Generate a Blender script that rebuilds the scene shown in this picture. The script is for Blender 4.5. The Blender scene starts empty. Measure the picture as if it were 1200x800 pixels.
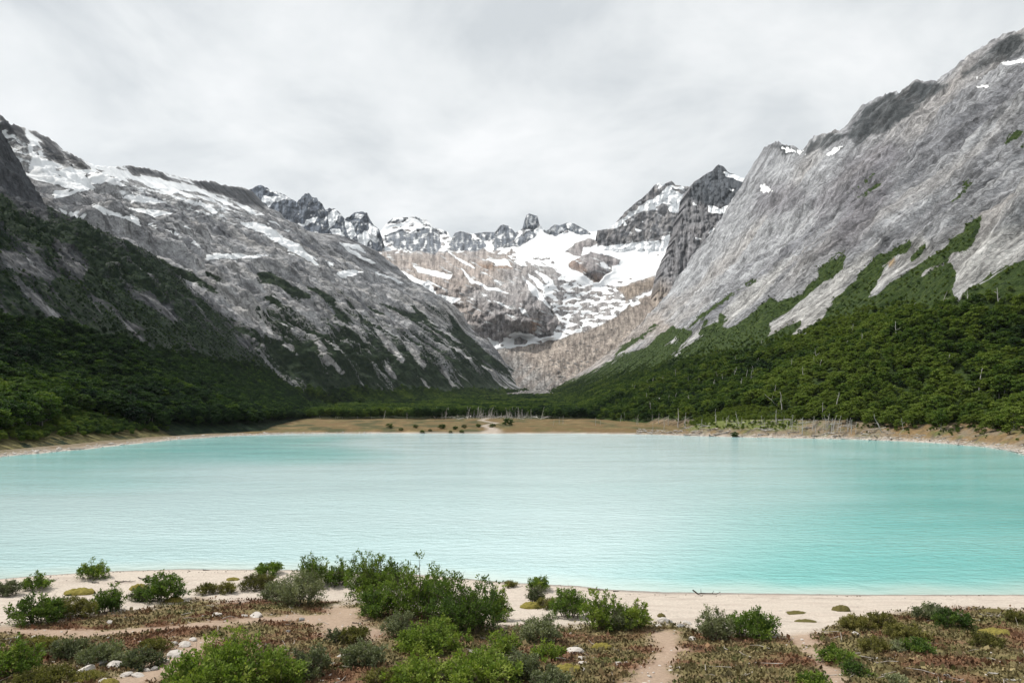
import bpy, math, random
import numpy as np
from mathutils import Vector

SC = bpy.context.scene
COL = SC.collection
R = math.radians
EYE = 9.5            # eye height above the lake, metres
F, CX, HY = 800.0, 600.0, 484.0   # survey constants: focal length in photo pixels, centre column, horizon row

# ------------------------------------------------------------------ camera
cam = bpy.data.cameras.new('camera')
cam_o = bpy.data.objects.new('camera', cam); COL.objects.link(cam_o)
cam_o.location = (0, 0, EYE); cam_o.rotation_euler = (R(90), 0, 0)
cam.sensor_width = 36; cam.lens = 24.0
cam.shift_y = 84.0 / 1200.0
cam.clip_start = 0.1; cam.clip_end = 30000
SC.camera = cam_o

# ------------------------------------------------------------------ light
SUN_DIR = Vector((-0.50, 0.16, 0.78)).normalized()     # towards the sun
sun = bpy.data.lights.new('sun', 'SUN'); sun.energy = 3.9; sun.angle = R(1.2); sun.color = (1.0, 0.95, 0.87)
sun_o = bpy.data.objects.new('sun', sun); COL.objects.link(sun_o)
sun_o.rotation_euler = SUN_DIR.to_track_quat('Z', 'Y').to_euler()
sun_o.location = (0, 0, 300)

W = bpy.data.worlds.new('World'); SC.world = W; W.use_nodes = True
nt = W.node_tree; nt.nodes.clear()
def N(tree, t, **kw):
    n = tree.nodes.new(t)
    for k, v in kw.items(): setattr(n, k, v)
    return n
def L(tree, a, b): tree.links.new(a, b)
out = N(nt, 'ShaderNodeOutputWorld')
skyt = N(nt, 'ShaderNodeTexSky', sky_type='NISHITA', sun_disc=False)
skyt.sun_elevation = math.asin(SUN_DIR.z); skyt.sun_rotation = math.atan2(SUN_DIR.x, SUN_DIR.y)
bg1 = N(nt, 'ShaderNodeBackground'); bg1.inputs[1].default_value = 0.10
L(nt, skyt.outputs[0], bg1.inputs[0])
tc = N(nt, 'ShaderNodeTexCoord')
sep = N(nt, 'ShaderNodeSeparateXYZ'); L(nt, tc.outputs['Generated'], sep.inputs[0])
zz = N(nt, 'ShaderNodeMath', operation='MAXIMUM'); L(nt, sep.outputs[2], zz.inputs[0]); zz.inputs[1].default_value = 0.0
za = N(nt, 'ShaderNodeMath', operation='ADD'); L(nt, zz.outputs[0], za.inputs[0]); za.inputs[1].default_value = 0.22
dx = N(nt, 'ShaderNodeMath', operation='DIVIDE'); L(nt, sep.outputs[0], dx.inputs[0]); L(nt, za.outputs[0], dx.inputs[1])
dy = N(nt, 'ShaderNodeMath', operation='DIVIDE'); L(nt, sep.outputs[1], dy.inputs[0]); L(nt, za.outputs[0], dy.inputs[1])
cmb = N(nt, 'ShaderNodeCombineXYZ'); L(nt, dx.outputs[0], cmb.inputs[0]); L(nt, dy.outputs[0], cmb.inputs[1])
cmb.inputs[2].default_value = 52.7
cn1 = N(nt, 'ShaderNodeTexNoise'); cn1.inputs['Scale'].default_value = 2.2; cn1.inputs['Detail'].default_value = 8; cn1.inputs['Roughness'].default_value = 0.56; cn1.inputs['Distortion'].default_value = 0.25
L(nt, cmb.outputs[0], cn1.inputs['Vector'])
crp = N(nt, 'ShaderNodeValToRGB'); L(nt, cn1.outputs[0], crp.inputs[0])
el = crp.color_ramp.elements
el[0].position = 0.33; el[0].color = (0.66, 0.695, 0.715, 1)
el[1].position = 0.66; el[1].color = (0.98, 0.99, 0.99, 1)
e = el.new(0.50); e.color = (0.845, 0.87, 0.875, 1)
bg2 = N(nt, 'ShaderNodeBackground'); bg2.inputs[1].default_value = 1.0; L(nt, crp.outputs[0], bg2.inputs[0])
mixw = N(nt, 'ShaderNodeMixShader'); mixw.inputs[0].default_value = 0.93
L(nt, bg1.outputs[0], mixw.inputs[1]); L(nt, bg2.outputs[0], mixw.inputs[2]); L(nt, mixw.outputs[0], out.inputs[0])

SC.view_settings.view_transform = 'Standard'; SC.view_settings.look = 'None'
SC.view_settings.exposure = 0.08; SC.view_settings.gamma = 1.0
try:
    SC.cycles.max_bounces = 6; SC.cycles.diffuse_bounces = 2; SC.cycles.transparent_max_bounces = 4
except Exception: pass

# ------------------------------------------------------------------ numeric helpers
def _hash(ix, iy, iz, seed):
    h = ix.astype(np.uint32) * np.uint32(374761393) + iy.astype(np.uint32) * np.uint32(668265263) + iz.astype(np.uint32) * np.uint32(2246822519) + np.uint32(seed * 3266489917 & 0xffffffff)
    h ^= h >> np.uint32(15); h *= np.uint32(2246822519); h ^= h >> np.uint32(13); h *= np.uint32(3266489917); h ^= h >> np.uint32(16)
    return h
_g = np.random.default_rng(5).normal(size=(256, 3)); _g /= np.linalg.norm(_g, axis=1)[:, None]; _g = _g.astype(np.float32)
def gnoise(x, y, z, seed=0):
    """gradient noise, about -1..1"""
    x = np.asarray(x, np.float64); y = np.asarray(y, np.float64) + 0 * x; z = np.asarray(z, np.float64) + 0 * x
    shp = x.shape; x = x.ravel(); y = y.ravel(); z = z.ravel()
    fx, fy, fz = np.floor(x), np.floor(y), np.floor(z)
    ix, iy, iz = fx.astype(np.int64), fy.astype(np.int64), fz.astype(np.int64)
    x = (x - fx).astype(np.float32); y = (y - fy).astype(np.float32); z = (z - fz).astype(np.float32)
    u = x*x*x*(x*(x*6-15)+10); v = y*y*y*(y*(y*6-15)+10); w = z*z*z*(z*(z*6-15)+10)
    res = 0
    for a in (0, 1):
        for b in (0, 1):
            for c in (0, 1):
                g = _g[_hash(ix+a, iy+b, iz+c, seed) & np.uint32(255)]
                d = g[:, 0]*(x-a) + g[:, 1]*(y-b) + g[:, 2]*(z-c)
                res = res + d * (u if a else 1-u) * (v if b else 1-v) * (w if c else 1-w)
    return (res * 1.6).reshape(shp)
def fbm(x, y, z, octv=4, seed=0, gain=0.5, lac=2.03):
    a, s, r = 1.0, 1.0, 0
    for i in range(octv):
        r = r + a * gnoise(x*s, y*s, z*s, seed+i); a *= gain; s *= lac
    return r
def ridged(x, y, z, octv=4, seed=0, gain=0.5, lac=2.1):
    a, s, r = 1.0, 1.0, 0
    for i in range(octv):
        r = r + a * (1 - 2*np.abs(gnoise(x*s, y*s, z*s, seed+i))); a *= gain; s *= lac
    return r
def sstep(a, b, x):
    t = np.clip((x - a) / (b - a), 0, 1); return t*t*(3-2*t)
def poly_sd(px, py, poly):
    """signed distance, + inside"""
    P = np.asarray(poly, float); shp = px.shape; X = px.ravel(); Y = py.ravel()
    best = np.full(X.shape, 1e18); ins = np.zeros(X.shape, bool)
    for (x0, y0), (x1, y1) in zip(P, np.roll(P, -1, 0)):
        ex, ey = x1-x0, y1-y0
        t = np.clip(((X-x0)*ex + (Y-y0)*ey) / (ex*ex+ey*ey+1e-12), 0, 1)
        best = np.minimum(best, (X-x0-t*ex)**2 + (Y-y0-t*ey)**2)
        if y0 != y1:
            c = ((y0 > Y) != (y1 > Y)) & (X < (x1-x0)*(Y-y0)/(y1-y0)+x0); ins ^= c
    d = np.sqrt(best); return np.where(ins, d, -d).reshape(shp)
def polys(px, py, plist, soft=2.0, grow=0.0):
    m = np.zeros(px.shape)
    for p in plist:
        p = np.asarray(p, float); x0, y0 = p.min(0) - 12; x1, y1 = p.max(0) + 12
        sel = (px > x0) & (px < x1) & (py > y0) & (py < y1)
        if sel.any(): m[sel] = np.maximum(m[sel], sstep(-soft, soft, poly_sd(px[sel], py[sel], p) + grow))
    return m
def w2p(P):
    ok = P[..., 1] > 4; y = np.where(ok, P[..., 1], 4)
    return np.where(ok, CX + F*P[..., 0]/y, 6000*np.sign(P[..., 0])), np.where(ok, HY - F*(P[..., 2]-EYE)/y, 600)
def p2w(px, py, d): return np.stack([(px-CX)/F*d, d + 0*px, EYE + (HY-py)/F*d], -1)
def lerpt(t, tab, k=1):
    tab = np.asarray(tab, float); return np.interp(t, tab[:, 0], tab[:, k])

def pset(o, label=None, cat=None, group=None, kind=None):
    if label: o['label'] = label
    if cat: o['category'] = cat
    if group: o['group'] = group
    if kind: o['kind'] = kind
    return o
def link(name, me, parent=None, mat=None):
    o = bpy.data.objects.new(name, me); COL.objects.link(o)
    if parent is not None: o.parent = parent
    if mat is not None and not me.materials: me.materials.append(mat)
    return o
def empty(name, loc, rz=0.0, s=1.0):
    o = bpy.data.objects.new(name, None); COL.objects.link(o); o.location = loc; o.rotation_euler = (0, 0, rz); o.scale = (s, s, s)
    o.empty_display_size = 0.2; return o
def raw_mesh(name, V, faces_flat, nper, attrs=None, smooth=True):
    """V (n,3); faces_flat flat index array with nper corners per face"""
    me = bpy.data.meshes.new(name); V = np.asarray(V, np.float32).reshape(-1, 3); fi = np.asarray(faces_flat, np.int32).ravel(); nf = len(fi)//nper
    me.vertices.add(len(V)); me.vertices.foreach_set('co', V.ravel())
    me.loops.add(len(fi)); me.loops.foreach_set('vertex_index', fi)
    me.polygons.add(nf); me.polygons.foreach_set('loop_start', np.arange(0, nf*nper, nper, dtype=np.int32))
    try: me.polygons.foreach_set('loop_total', np.full(nf, nper, np.int32))
    except Exception: pass
    me.polygons.foreach_set('use_smooth', np.full(nf, smooth, bool))
    for k, a in (attrs or {}).items():
        a = np.asarray(a, np.float32)
        if a.ndim == 1:
            at = me.attributes.new(k, 'FLOAT', 'POINT'); at.data.foreach_set('value', a)
        elif a.shape[1] == 4:
            at = me.attributes.new(k, 'FLOAT_COLOR', 'POINT'); at.data.foreach_set('color', a.ravel())
        else:
            at = me.attributes.new(k, 'FLOAT_VECTOR', 'POINT'); at.data.foreach_set('vector', a.ravel())
    me.update(calc_edges=True); me.validate(); return me
def grid_mesh(name, P, attrs=None, flip=False):
    nr, nc = P.shape[:2]; i = np.arange(nr*nc).reshape(nr, nc)
    q = np.stack([i[:-1, :-1], i[:-1, 1:], i[1:, 1:], i[1:, :-1]], -1).reshape(-1, 4)
    if flip: q = q[:, ::-1]
    at = {k: (a.reshape(nr*nc, -1) if a.ndim == 3 else a.ravel()) for k, a in (attrs or {}).items()}
    return raw_mesh(name, P.reshape(-1, 3), q, 4, at)
def rgba(c): return np.concatenate([c, np.ones(c.shape[:-1]+(1,))], -1)
def mixc(a, b, t): return np.asarray(a)*(1-t[..., None]) + np.asarray(b)*t[..., None]
def normals(P):
    du = np.gradient(P, axis=1); dv = np.gradient(P, axis=0); n = np.cross(du, dv)
    n /= np.linalg.norm(n, axis=-1, keepdims=True) + 1e-9; return n

# ------------------------------------------------------------------ materials
def new_mat(name):
    m = bpy.data.materials.new(name); m.use_nodes = True; t = m.node_tree; t.nodes.clear()
    o = N(t, 'ShaderNodeOutputMaterial'); b = N(t, 'ShaderNodeBsdfPrincipled'); L(t, b.outputs[0], o.inputs[0])
    b.inputs['Specular IOR Level'].default_value = 0.2
    return m, t, b, o
def noise(t, vec, scale, detail=4, rough=0.55, dist=0.0):
    n = N(t, 'ShaderNodeTexNoise'); n.inputs['Scale'].default_value = scale; n.inputs['Detail'].default_value = detail
    n.inputs['Roughness'].default_value = rough; n.inputs['Distortion'].default_value = dist
    if vec is not None: L(t, vec, n.inputs['Vector'])
    return n.outputs[0]
def mapr(t, v, a, b, c, d, clamp=True, smooth=False):
    n = N(t, 'ShaderNodeMapRange', clamp=clamp); n.interpolation_type = 'SMOOTHSTEP' if smooth else 'LINEAR'
    L(t, v, n.inputs[0])
    for i, x in enumerate((a, b, c, d)): n.inputs[i+1].default_value = x
    return n.outputs[0]
def math_(t, op, a, b):
    n = N(t, 'ShaderNodeMath', operation=op)
    for i, x in enumerate((a, b)):
        if hasattr(x, 'links'): L(t, x, n.inputs[i])
        else: n.inputs[i].default_value = x
    return n.outputs[0]
def mixcol(t, fac, a, b, blend='MIX'):
    n = N(t, 'ShaderNodeMix', data_type='RGBA', blend_type=blend)
    for s, x in ((n.inputs[0], fac), (n.inputs[6], a), (n.inputs[7], b)):
        if hasattr(x, 'links'): L(t, x, s)
        elif isinstance(x, (int, float)): s.default_value = x
        else: s.default_value = (*x, 1)
    return n.outputs[2]
def attr(t, name, outp='Fac'):
    n = N(t, 'ShaderNodeAttribute'); n.attribute_name = name; return n.outputs[outp]
def ramp(t, v, stops):
    n = N(t, 'ShaderNodeValToRGB'); L(t, v, n.inputs[0]); e = n.color_ramp.elements
    e[0].position, e[0].color = stops[0][0], (*stops[0][1], 1); e[1].position, e[1].color = stops[-1][0], (*stops[-1][1], 1)
    for p, c in stops[1:-1]: x = e.new(p); x.color = (*c, 1)
    return n.outputs[0]
def mapping(t, vec, sc):
    n = N(t, 'ShaderNodeMapping'); L(t, vec, n.inputs[0]); n.inputs['Scale'].default_value = sc; return n.outputs[0]

def mountain_mat(name, px_m, vegc=((0.012, 0.024, 0.012), (0.030, 0.050, 0.018), (0.060, 0.085, 0.026)), bumpk=1.0, vmix=0.42):
    """px_m: metres that one pixel spans there, sets the grain of the rock"""
    m, t, b, o = new_mat(name)
    st = attr(t, 'st', 'Vector'); g = N(t, 'ShaderNodeNewGeometry'); pos = g.outputs['Position']
    fine = noise(t, pos, 0.46/px_m, 6, 0.74)
    mid = noise(t, pos, 0.07/px_m, 4, 0.6)
    streak = noise(t, mapping(t, st, (0.24/px_m, 0.026/px_m, 1)), 1.0, 6, 0.66, 0.0)
    ck = noise(t, mapping(t, st, (0.085/px_m, 0.012/px_m, 1)), 1.0, 6, 0.58, 0.0)
    crack = mapr(t, math_(t, 'ABSOLUTE', math_(t, 'SUBTRACT', ck, 0.5), 0.0), 0.0, 0.030, 0.0, 1.0)
    def voro(sx, sy, feat, outp):
        v = N(t, 'ShaderNodeTexVoronoi', feature=feat); v.inputs['Scale'].default_value = 1.0; L(t, mapping(t, stw, (sx/px_m, sy/px_m, 1)), v.inputs['Vector']); return v.outputs[outp]
    wv = N(t, 'ShaderNodeTexNoise'); wv.inputs['Scale'].default_value = 0.05/px_m; wv.inputs['Detail'].default_value = 5; L(t, pos, wv.inputs['Vector'])
    wm = N(t, 'ShaderNodeVectorMath', operation='SCALE'); L(t, wv.outputs['Color'], wm.inputs[0]); wm.inputs['Scale'].default_value = 6*px_m
    wa = N(t, 'ShaderNodeVectorMath', operation='ADD'); L(t, st, wa.inputs[0]); L(t, wm.outputs[0], wa.inputs[1]); stw = wa.outputs[0]
    e1 = mapr(t, voro(0.075, 0.022, 'DISTANCE_TO_EDGE', 'Distance'), 0, 0.09, 0, 1); e2 = mapr(t, voro(0.19, 0.062, 'DISTANCE_TO_EDGE', 'Distance'), 0, 0.13, 0, 1)
    sp = N(t, 'ShaderNodeSeparateColor'); L(t, voro(0.075, 0.022, 'F1', 'Color'), sp.inputs[0]); c1 = sp.outputs[0]
    sp2 = N(t, 'ShaderNodeSeparateColor'); L(t, voro(0.19, 0.062, 'F1', 'Color'), sp2.inputs[0]); c2 = sp2.outputs[0]
    f1 = math_(t, 'ADD', mapr(t, fine, 0.30, 0.70, 0.55, 1.40), mapr(t, mid, 0.3, 0.7, -0.18, 0.18))
    f2 = math_(t, 'MULTIPLY', mapr(t, streak, 0.38, 0.58, 0.52, 1.18), math_(t, 'MULTIPLY', mapr(t, crack, 0, 1, 0.72, 1.0), math_(t, 'MULTIPLY', mapr(t, e1, 0, 1, 0.80, 1.0), mapr(t, e2, 0, 1, 0.80, 1.0))))
    f2 = math_(t, 'MULTIPLY', f2, mapr(t, math_(t, 'ADD', c1, c2), 0, 2, 0.84, 1.20))
    rock = mixcol(t, 1.0, attr(t, 'Col', 'Color'), math_(t, 'MULTIPLY', f1, f2), 'MULTIPLY')
    vn = noise(t, pos, 0.30/px_m, 4, 0.65)
    vcol = ramp(t, vn, [(0.32, vegc[0]), (0.50, vegc[1]), (0.70, vegc[2])])
    vf = mapr(t, math_(t, 'ADD', attr(t, 'veg'), mapr(t, math_(t, 'ADD', math_(t, 'MULTIPLY', fine, 0.5), math_(t, 'MULTIPLY', streak, 0.5)), 0.34, 0.66, -vmix, vmix)), 0.40, 0.60, 0, 1, smooth=True)
    c = mixcol(t, vf, rock, vcol)
    sf = mapr(t, math_(t, 'ADD', attr(t, 'snow'), mapr(t, math_(t, 'ADD', math_(t, 'MULTIPLY', fine, 0.45), math_(t, 'MULTIPLY', mid, 0.55)), 0.3, 0.7, -0.34, 0.34)), 0.36, 0.64, 0, 1, smooth=True)
    c = mixcol(t, sf, c, (0.86, 0.88, 0.90))
    L(t, c, b.inputs['Base Color']); b.inputs['Roughness'].default_value = 0.92
    b.inputs['Specular IOR Level'].default_value = 0.12
    bp = N(t, 'ShaderNodeBump'); bp.inputs['Strength'].default_value = 0.9; bp.inputs['Distance'].default_value = 2.4*px_m*bumpk
    h = math_(t, 'ADD', math_(t, 'ADD', math_(t, 'MULTIPLY', fine, 0.8), math_(t, 'MULTIPLY', streak, 0.35)), math_(t, 'ADD', math_(t, 'ADD', math_(t, 'MULTIPLY', crack, 0.12), math_(t, 'MULTIPLY', e1, 0.16)), math_(t, 'ADD', math_(t, 'MULTIPLY', c1, 0.55), math_(t, 'MULTIPLY', c2, 0.30))))
    h = math_(t, 'MULTIPLY', h, mapr(t, sf, 0, 1, 1, 0.25))
    L(t, h, bp.inputs['Height']); L(t, bp.outputs[0], b.inputs['Normal'])
    return m

# ------------------------------------------------------------------ lake outline and valley floor
LAKE = [(-103, 129), (-112, 150), (-113, 177), (-121, 245), (-117, 285), (-104, 315), (-61, 323), (-25, 321), (0, 317), (25, 321), (61, 306), (72, 290),
        (91, 271), (109, 258), (124, 249), (132, 234), (136, 217), (133, 190), (119, 158), (104, 125), (90, 85), (62, 52), (40, 38.5), (27, 35.4),
        (18, 35.4), (8, 35.9), (5, 36.5), (3.6, 37.2), (0, 37.9), (-2, 38.6), (-6, 40), (-12, 41.0), (-20, 41.2), (-24.5, 40.6), (-27, 39.7), (-29.5, 38.6),
        (-38, 40), (-60, 60), (-85, 90)]
def lake_sd(x, y):
    """distance outside the lake (positive on land)"""
    wx = x + 1.2*gnoise(x*0.11, y*0.11, 0.5, 71)*sstep(60, 140, y); wy = y + 0.8*gnoise(x*0.13, y*0.13, 4.5, 72)*sstep(60, 140, y)
    return -poly_sd(wx, wy, LAKE)
def rise(d): return np.interp(d, [0, 330, 600, 900, 1400, 2000, 2400], [0, 0.9, 3.2, 12, 34, 70, 105])

def fg_z(x, y):
    """height of the near shore and the knoll the camera stands on"""
    base = np.interp(y - 0.04*x*0, [-400, -40, 2, 8, 13, 17, 21, 25, 29, 32, 35.4], [60, 14, 7.7, 5.2, 3.5, 2.55, 1.85, 1.25, 0.78, 0.45, 0.10])
    sd = lake_sd(x, y)
    beach = np.where(sd > 0, 0.05 + 0.10*sd, 0.05 + 0.22*sd)
    # low sand berm on the left part of the shore
    berm = 0.12*np.exp(-((sd-1.6)/1.5)**2) * sstep(8, -4, x) * sstep(-0.1, 0.8, sd)
    z = np.minimum(base, beach*1.9 + 0.02)
    z = np.where(y < 20, base, z) if np.ndim(z) else (base if y < 20 else z)
    z = z + berm + (0.16*gnoise(x*0.28, y*0.28, 1.1, 11) + 0.06*gnoise(x*0.9, y*0.9, 2.1, 12)) * sstep(2.0, 7.0, sd)
    return np.clip(z, -3, 80)
def ray_ground(px, py):
    d = np.linspace(9, 60, 1600); x = (px-CX)/F*d; z = EYE + (HY-py)/F*d
    k = np.nonzero(z < fg_z(x, d))[0]
    i = k[0] if len(k) else len(d)-1
    return float(x[i]), float(d[i]), float(fg_z(x[i:i+1], d[i:i+1])[0])
def valley_z(x, y):
    sd = lake_sd(x, y)
    z = np.where(sd > 0, np.minimum(0.03 + 0.13*sd, 0.75 + 0.010*sd), 0.03 + 0.2*sd)
    z = np.clip(z, -3, 4) + rise(y)*sstep(0, 30, sd)
    z = z + 0.21*np.clip(sd-1.5, 0, 24)*sstep(70, 84, x)*sstep(318, 300, y)*sstep(140, 170, y)
    z = z + (0.35*gnoise(x*0.05, y*0.05, 3, 21) + 0.15*gnoise(x*0.2, y*0.2, 3, 22))*sstep(2, 20, sd)
    return z

# ------------------------------------------------------------------ mountains
def densify(tab, t):
    tab = np.asarray(tab, float); return np.stack([np.interp(t, tab[:, 0], tab[:, k]) for k in range(1, tab.shape[1])], -1)
def pchip1(x, y, q):
    """monotone-ish cubic through knots"""
    x = np.asarray(x, float); y = np.asarray(y, float); h = np.diff(x); dl = np.diff(y)/h
    m = np.zeros_like(y); m[1:-1] = np.where(dl[:-1]*dl[1:] > 0, 2*dl[:-1]*dl[1:]/(dl[:-1]+dl[1:]+1e-12), 0); m[0] = dl[0]; m[-1] = dl[-1]
    i = np.clip(np.searchsorted(x, q)-1, 0, len(h)-1); t = (q-x[i])/h[i]
    return ((1+2*t)*(1-t)**2*y[i] + t*(1-t)**2*h[i]*m[i] + t*t*(3-2*t)*y[i+1] + t*t*(t-1)*h[i]*m[i+1])

TREES = []      # (P, scale, tone, zone) candidates gathered from every slope
rngT = np.random.default_rng(77)

# ---- right wall: cross-sections at equal distance, from toe to crest
def build_right():
    crest = [(-400, 740, 470), (40, 740, 470), (300, 735, 520), (600, 750, 545), (800, 752, 552)]
    for px, py in [(1200, 41), (1183, 43), (1163, 53), (1147, 70), (1123, 90), (1112, 98), (1100, 97), (1073, 98), (1060, 108), (1033, 115), (1013, 127), (1000, 148),
                   (993, 157), (980, 155), (970, 156), (950, 165), (940, 178), (930, 173), (915, 169), (900, 172), (890, 187), (885, 203), (875, 217)]:
        d = F*751/(px-CX); crest.append((d, 751, EYE+(HY-py)/F*d))
    dE = crest[-1][0]
    toe = [(-400, 120), (40, 120), (100, 120), (170, 131), (225, 143), (262, 124), (285, 104), (300, 92), (330, 86), (400, 82), (560, 46), (800, 60), (1400, 80), (dE, 108)]
    d = np.concatenate([np.linspace(-400, 40, 22, endpoint=False), np.geomspace(40, 150, 30, endpoint=False), np.geomspace(150, dE, 570), dE + np.array([6, 16, 35, 70, 130, 220, 340])])
    ext = np.maximum(d-dE, 0); dd = np.minimum(d, dE)
    xc = densify(crest, dd)[:, 0]; zc = densify(crest, dd)[:, 1]; xt = lerpt(dd, toe); zt = np.where(dd < 330, -3.0+3.5*sstep(285, 325, dd)+3.5*sstep(110, 60, dd), rise(dd)-0.6)
    w = np.concatenate([np.linspace(0, 0.30, 130, endpoint=False), np.linspace(0.30, 1.0, 290)])
    gE = pchip1([0, .17, .32, .466, .595, .68, .84, .92, 1], [0, .075, .144, .26, .385, .49, .71, .82, 1], w)
    gN = pchip1([0, .2, .4, .6, .8, 1], [0, .12, .29, .50, .745, 1], w)
    kk = sstep(900, 2100, dd)[None, :]
    g = gN[:, None]*(1-kk) + gE[:, None]*kk
    X = xt[None]*(1-w[:, None]) + xc[None]*w[:, None]; Z = zt[None] + (zc-zt)[None]*g; Y = np.broadcast_to(d[None], X.shape).copy()
    # the far end turns away
    X = X + 0.9*ext[None]; Z = Z - 0.25*ext[None]*w[:, None]
    s = np.broadcast_to((np.log(np.maximum(d, 40))*420 + np.minimum(d-40, 0)*10.5)[None], X.shape); t = np.broadcast_to(w[:, None]*900, X.shape)   # along and up the slope
    # relief: gullies down the fall line and broken slabs
    up = sstep(0.10, 0.40, w)[:, None]; edge = 1 - 0.80*sstep(0.90, 1.0, w)[:, None]
    P = np.stack([X, Y, Z], -1); n = normals(P); n[n[..., 2] < 0] *= -1
    gul = ridged(s/120, t/700, 0.3, 3, 31)*15 + ridged(s/34, t/210, 1.7, 3, 34)*7.5
    slab = fbm(s/60, t/170, Z/300, 5, 37, 0.6)*7 + ridged(s/13, t/60, Z/200, 4, 44, 0.6)*4.6 + fbm(X/16, Y/16, Z/16, 3, 47, 0.6)*1.5
    P = P + n*((gul*edge + slab*(1-0.35*sstep(0.93, 1.0, w)[:, None]))*up*sstep(20, 300, Y) + (1-up)*fbm(X/45, Y/45, 0, 3, 40)*2.0*sstep(0.0, 0.05, w)[:, None])[..., None]
    dz = P[-1, :, 2] - zc - np.where(ext > 0, -0.25*ext, 0) - 5.0*ridged(d/30, 0*d, 0.7, 5, 48, 0.62)*sstep(2200, 1900, d) - 5.0*gnoise(d/70, 0*d, 3.7, 49) + 3.0
    P[..., 2] -= np.where(d > 300, dz, 0)[None]*sstep(0.55, 1.0, w)[:, None]
    P0 = P.copy()
    # dark buttresses just under the skyline
    PX, PY = w2p(P)
    # back side
    b1 = P[-1] + np.array([45, 25, -35]); b2 = P[-1] + np.array([400, 60, -380]); P = np.concatenate([P, b1[None], b2[None]], 0)
    ad = lambda a: np.concatenate([a, a[-1:], a[-1:]], 0)
    # what grows and lies where
    wob = 5.0
    qx = PX + wob*gnoise(X/28, Y/28, Z/28, 51) + 2.0*gnoise(X/8, Y/8, Z/8, 52); qy = PY + 0.7*wob*gnoise(X/28, Y/28, Z/28, 53) + 1.5*gnoise(X/8, Y/8, Z/8, 54)
    forest = [(560, 520), (600, 478), (640, 459), (670, 445), (700, 433), (722, 420), (745, 410), (765, 404), (790, 392), (800, 386), (815, 390), (838, 378), (850, 385), (860, 382), (880, 366), (894, 356), (906, 350), (914, 354), (934, 346),
              (946, 334), (954, 326), (960, 316), (980, 300), (990, 297), (988, 316), (972, 327), (940, 350), (914, 372), (902, 380), (901, 396), (926, 380), (940, 374),
              (939, 382), (922, 402), (940, 392), (960, 380), (980, 350), (1000, 332), (1012, 318), (1030, 298), (1045, 295), (1058, 284), (1068, 278), (1068, 290), (1058, 298), (1048, 301), (1036, 314), (1032, 330), (1016, 349), (1028, 346),
              (1048, 331), (1062, 322), (1080, 305), (1093, 298), (1107, 289), (1117, 280), (1133, 271), (1133, 262), (1150, 253), (1146, 272), (1140, 284), (1130, 294), (1113, 296), (1108, 304),
              (1080, 318), (1074, 330), (1095, 312), (1108, 306), (1119, 322), (1119, 338), (1124, 353), (1136, 338), (1150, 332), (1165, 322), (1180, 312), (1200, 303), (1260, 275), (1400, 250), (1900, 210), (1900, 900), (560, 900)]
    vegm = polys(qx, qy, [forest], 2.2)
    strips = [[(1027, 202), (1012, 213), (990, 231), (1002, 222), (1026, 205)], [(1035, 214), (1020, 221), (1004, 231), (1014, 229), (1033, 218)], [(1138, 209), (1127, 219), (1127, 229), (1133, 223)],
              [(1198, 150), (1184, 160), (1172, 168), (1180, 169), (1196, 161)], [(1200, 168), (1194, 173), (1200, 174)], [(868, 336), (840, 355), (812, 376), (806, 386), (822, 374), (846, 356)], [(800, 388), (778, 398), (764, 408), (752, 408), (775, 392), (790, 382)],
              [(775, 378), (764, 388), (745, 402), (730, 410), (722, 420), (716, 422), (730, 404), (755, 390)], [(884, 327), (872, 334), (876, 336), (888, 330)], [(832, 372), (822, 390), (815, 392), (824, 376)], [(846, 366), (838, 384), (846, 382), (853, 370)],
              [(986, 293), (966, 308), (955, 320), (964, 314), (985, 298)], [(1083, 283), (1068, 296), (1066, 306), (1074, 302), (1082, 292)], [(1125, 225), (1113, 240), (1117, 240), (1126, 230)]]
    vegm = np.maximum(vegm, 0.85*polys(qx, qy, strips, 1.6, 0.4))
    bare = [[(824, 380), (816, 388), (800, 402), (788, 418), (796, 416), (808, 404), (822, 394)], [(800, 386), (790, 396), (780, 405), (790, 402)], [(778, 464), (764, 468), (748, 482), (752, 484), (776, 470)]]
    vegm = vegm * (1-polys(qx, qy, bare, 1.2, -0.5))
    vegm = np.where((Y < 150) & (w[:, None] < 0.5), 0.9, vegm)
    clear = polys(qx, qy, [[(800, 497), (822, 490), (850, 480), (885, 477), (915, 479), (930, 490), (940, 500), (850, 503)]], 3) * (Y < 420)
    # rock tint
    base = np.full(P0.shape, 0.0); base[:] = (0.40, 0.41, 0.43)
    v1 = fbm(s/110, t/900, 5.0, 5, 60, 0.6)
    base = mixc(base, (0.21, 0.215, 0.235), np.clip(0.25+1.25*v1, 0, 0.95))
    base = mixc(base, (0.45, 0.42, 0.395), np.clip(-0.1+0.9*fbm(s/90, t/300, 9.0, 3, 63), 0, 0.8))
    dark = polys(qx, qy, [[(1112, 100), (1100, 97), (1073, 97), (1060, 107), (1033, 114), (1013, 126), (1000, 147), (994, 158), (1000, 172), (1020, 160), (1045, 150), (1075, 128), (1098, 108)],
                          [(993, 158), (970, 156), (950, 165), (942, 180), (955, 178), (975, 170)], [(1165, 53), (1145, 72), (1125, 90), (1150, 82), (1200, 62), (1200, 40), (1183, 42)],
                          [(940, 178), (915, 169), (902, 172), (925, 182)]], 1.6)
    base = mixc(base, (0.055, 0.063, 0.068), 0.93*np.clip(dark*(1.0+0.5*fbm(s/14, t/40, 0, 4, 77)), 0, 1))
    lav = polys(qx, qy, [[(890, 215), (930, 215), (950, 230), (920, 250), (880, 255)], [(1000, 180), (1040, 165), (1060, 180), (1000, 230), (960, 260), (950, 235)], [(1000, 215), (1050, 205), (1040, 235), (1000, 290), (960, 300), (985, 255)]], 10)
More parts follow.
